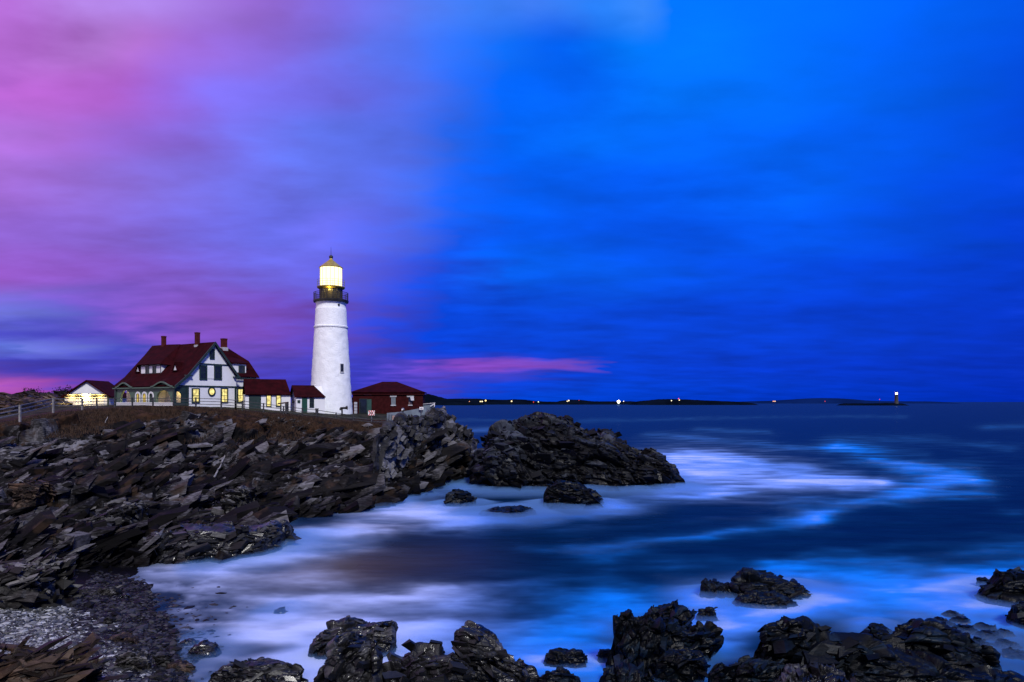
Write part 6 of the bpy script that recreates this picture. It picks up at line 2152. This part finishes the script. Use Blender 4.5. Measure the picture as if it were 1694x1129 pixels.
for px, py, rp, c_, s_, lb, Y in [
    (1110.8, 663.2, 1.1, (1, .85, .55), 3.0, 'pale lamp on the dark low island', 2280), (1122.6, 659.8, .9, RED, 3.0, 'red lamp on a mast on the dark low island', 2280),
    (1123.8, 662.2, 1.1, (1, .78, .4), 3.5, 'yellow lamp under the red mast lamp', 2280), (1279.2, 664.2, 1.0, ORNG, 3.0, 'left lamp of the orange pair in the open channel', 2280),
    (1282.0, 664.2, 1.0, (1, .6, .3), 3.0, 'right lamp of the orange pair in the open channel', 2280), (1364.8, 664.3, .7, RED, 2.0, 'lone red lamp before the hazy island', 4000),
    (1455.2, 661.0, .7, RED, 2.2, 'red beacon left of the distant lighthouse', 2100)]:
    shore_lamp(px, py, rp, c_, s_, lb, Y)


# ------------------------------------------------------------------ driftwood on the rocks
def drift(px0, py0, px1, py1, Y0, Y1, r, label, mat, branch=None):
    a, b = at(px0, py0, Y0), at(px1, py1, Y1)
    m_ = MB()
    n_ = 7
    rg = random.Random(int(px0 * 7 + py0))
    prev_ = a
    for k in range(1, n_ + 1):
        t = k / n_
        q = a.lerp(b, t) + Vector((rg.uniform(-1, 1), rg.uniform(-1, 1), rg.uniform(-1, 1))) * r * .5 * (0 if k == n_ else 1)
        m_.tube(prev_, q, r * (1 - .45 * (t - 1 / n_)), r * (1 - .45 * t), 8)
        prev_ = q
    o = obj('driftwood', m_, mat)
    tag(o, label, 'driftwood', 'driftwood stranded on the rocks')
    if branch:
        for (t, dx, dy, dz, rr) in branch:
            p = a.lerp(b, t)
            obj('branch', MB().tube(p, p + Vector((dx, dy, dz)), r * rr, r * rr * .4, 6), mat, o)


drift(196, 786, 214, 771, 67.0, 69.5, .22, 'thick bleached log root lying on the mid slope', DARKWOOD)
drift(212, 772, 237, 734, 69.3, 75.6, .17, 'long forked grey tree trunk leaning up the rock slope', DARKWOOD, [(.55, .9, .3, 1.0, .7), (.8, -.4, .3, .9, .5)])
drift(354, 790, 366, 768, 69.5, 72.5, .10, 'thin white pole stuck upright among the pale rocks', WOODW)
drift(366, 766, 377, 748, 72.6, 76.0, .10, 'slender grey pole above the white pole', DARKWOOD)
drift(172, 705, 178, 690, 80, 81, .07, 'short stick standing near the crest', DARKWOOD)
drift(0, 908, 14, 914, 42.6, 42.0, .08, 'pale plank end on the ledge by the beach', WOODW)
drift(300, 728, 312, 716, 77, 79, .09, 'thin twig pole on the upper slope', DARKWOOD)

# ------------------------------------------------------------------ dry scrub along the crest
rg = np.random.default_rng(77)
vs, fs = [], []
cnt = 0
while cnt < 26000:
    px = rg.uniform(-60, 640)
    fr_ = rg.beta(2.2, 1.6)
    kk = 5.7 + 1.75 * fr_
    if px > 560 and kk < 6.6:
        continue
    y = float(np.interp(px, HC, HY[:, 6] + 0)) if False else None
    ys_ = [np.interp(px, HC, HY[:, q]) for q in (5, 6, 7, 8)]
    zs_ = [np.interp(px, HC, HZ[:, q]) for q in (5, 6, 7, 8)]
    Y = float(np.interp(kk, [5, 6, 7, 8], ys_))
    z = float(np.interp(kk, [5, 6, 7, 8], zs_))
    x = X(px, Y)
    cl_ = vnoise(np.array([[x * .35, Y * .35, 3.3]]), 9)[0]
    if cl_ < .46 and not (6.6 < kk < 7.1):
        continue
    if kk > 7.15 and rg.uniform() < .8:
        continue
    h_ = rg.uniform(.12, .34) * (1.15 if kk < 7 else .6)
    a = rg.uniform(0, 6.28)
    w_ = rg.uniform(.02, .05)
    lean = rg.normal(0, .12, 2)
    k = len(vs)
    z -= .12
    vs += [(x - w_ * math.cos(a), Y - w_ * math.sin(a), z), (x + w_ * math.cos(a), Y + w_ * math.sin(a), z), (x + lean[0], Y + lean[1], z + h_ + .12)]
    fs.append((k, k + 1, k + 2))
    cnt += 1
sb = link_mesh('scrub', vs, fs, paint('dry_brown_grass', (0.040, 0.021, 0.011), .9, .6, 1.5), origin=(0, 0, 0))
tag(sb, 'dry brown scrub along the crest of the rocks', kind='stuff')
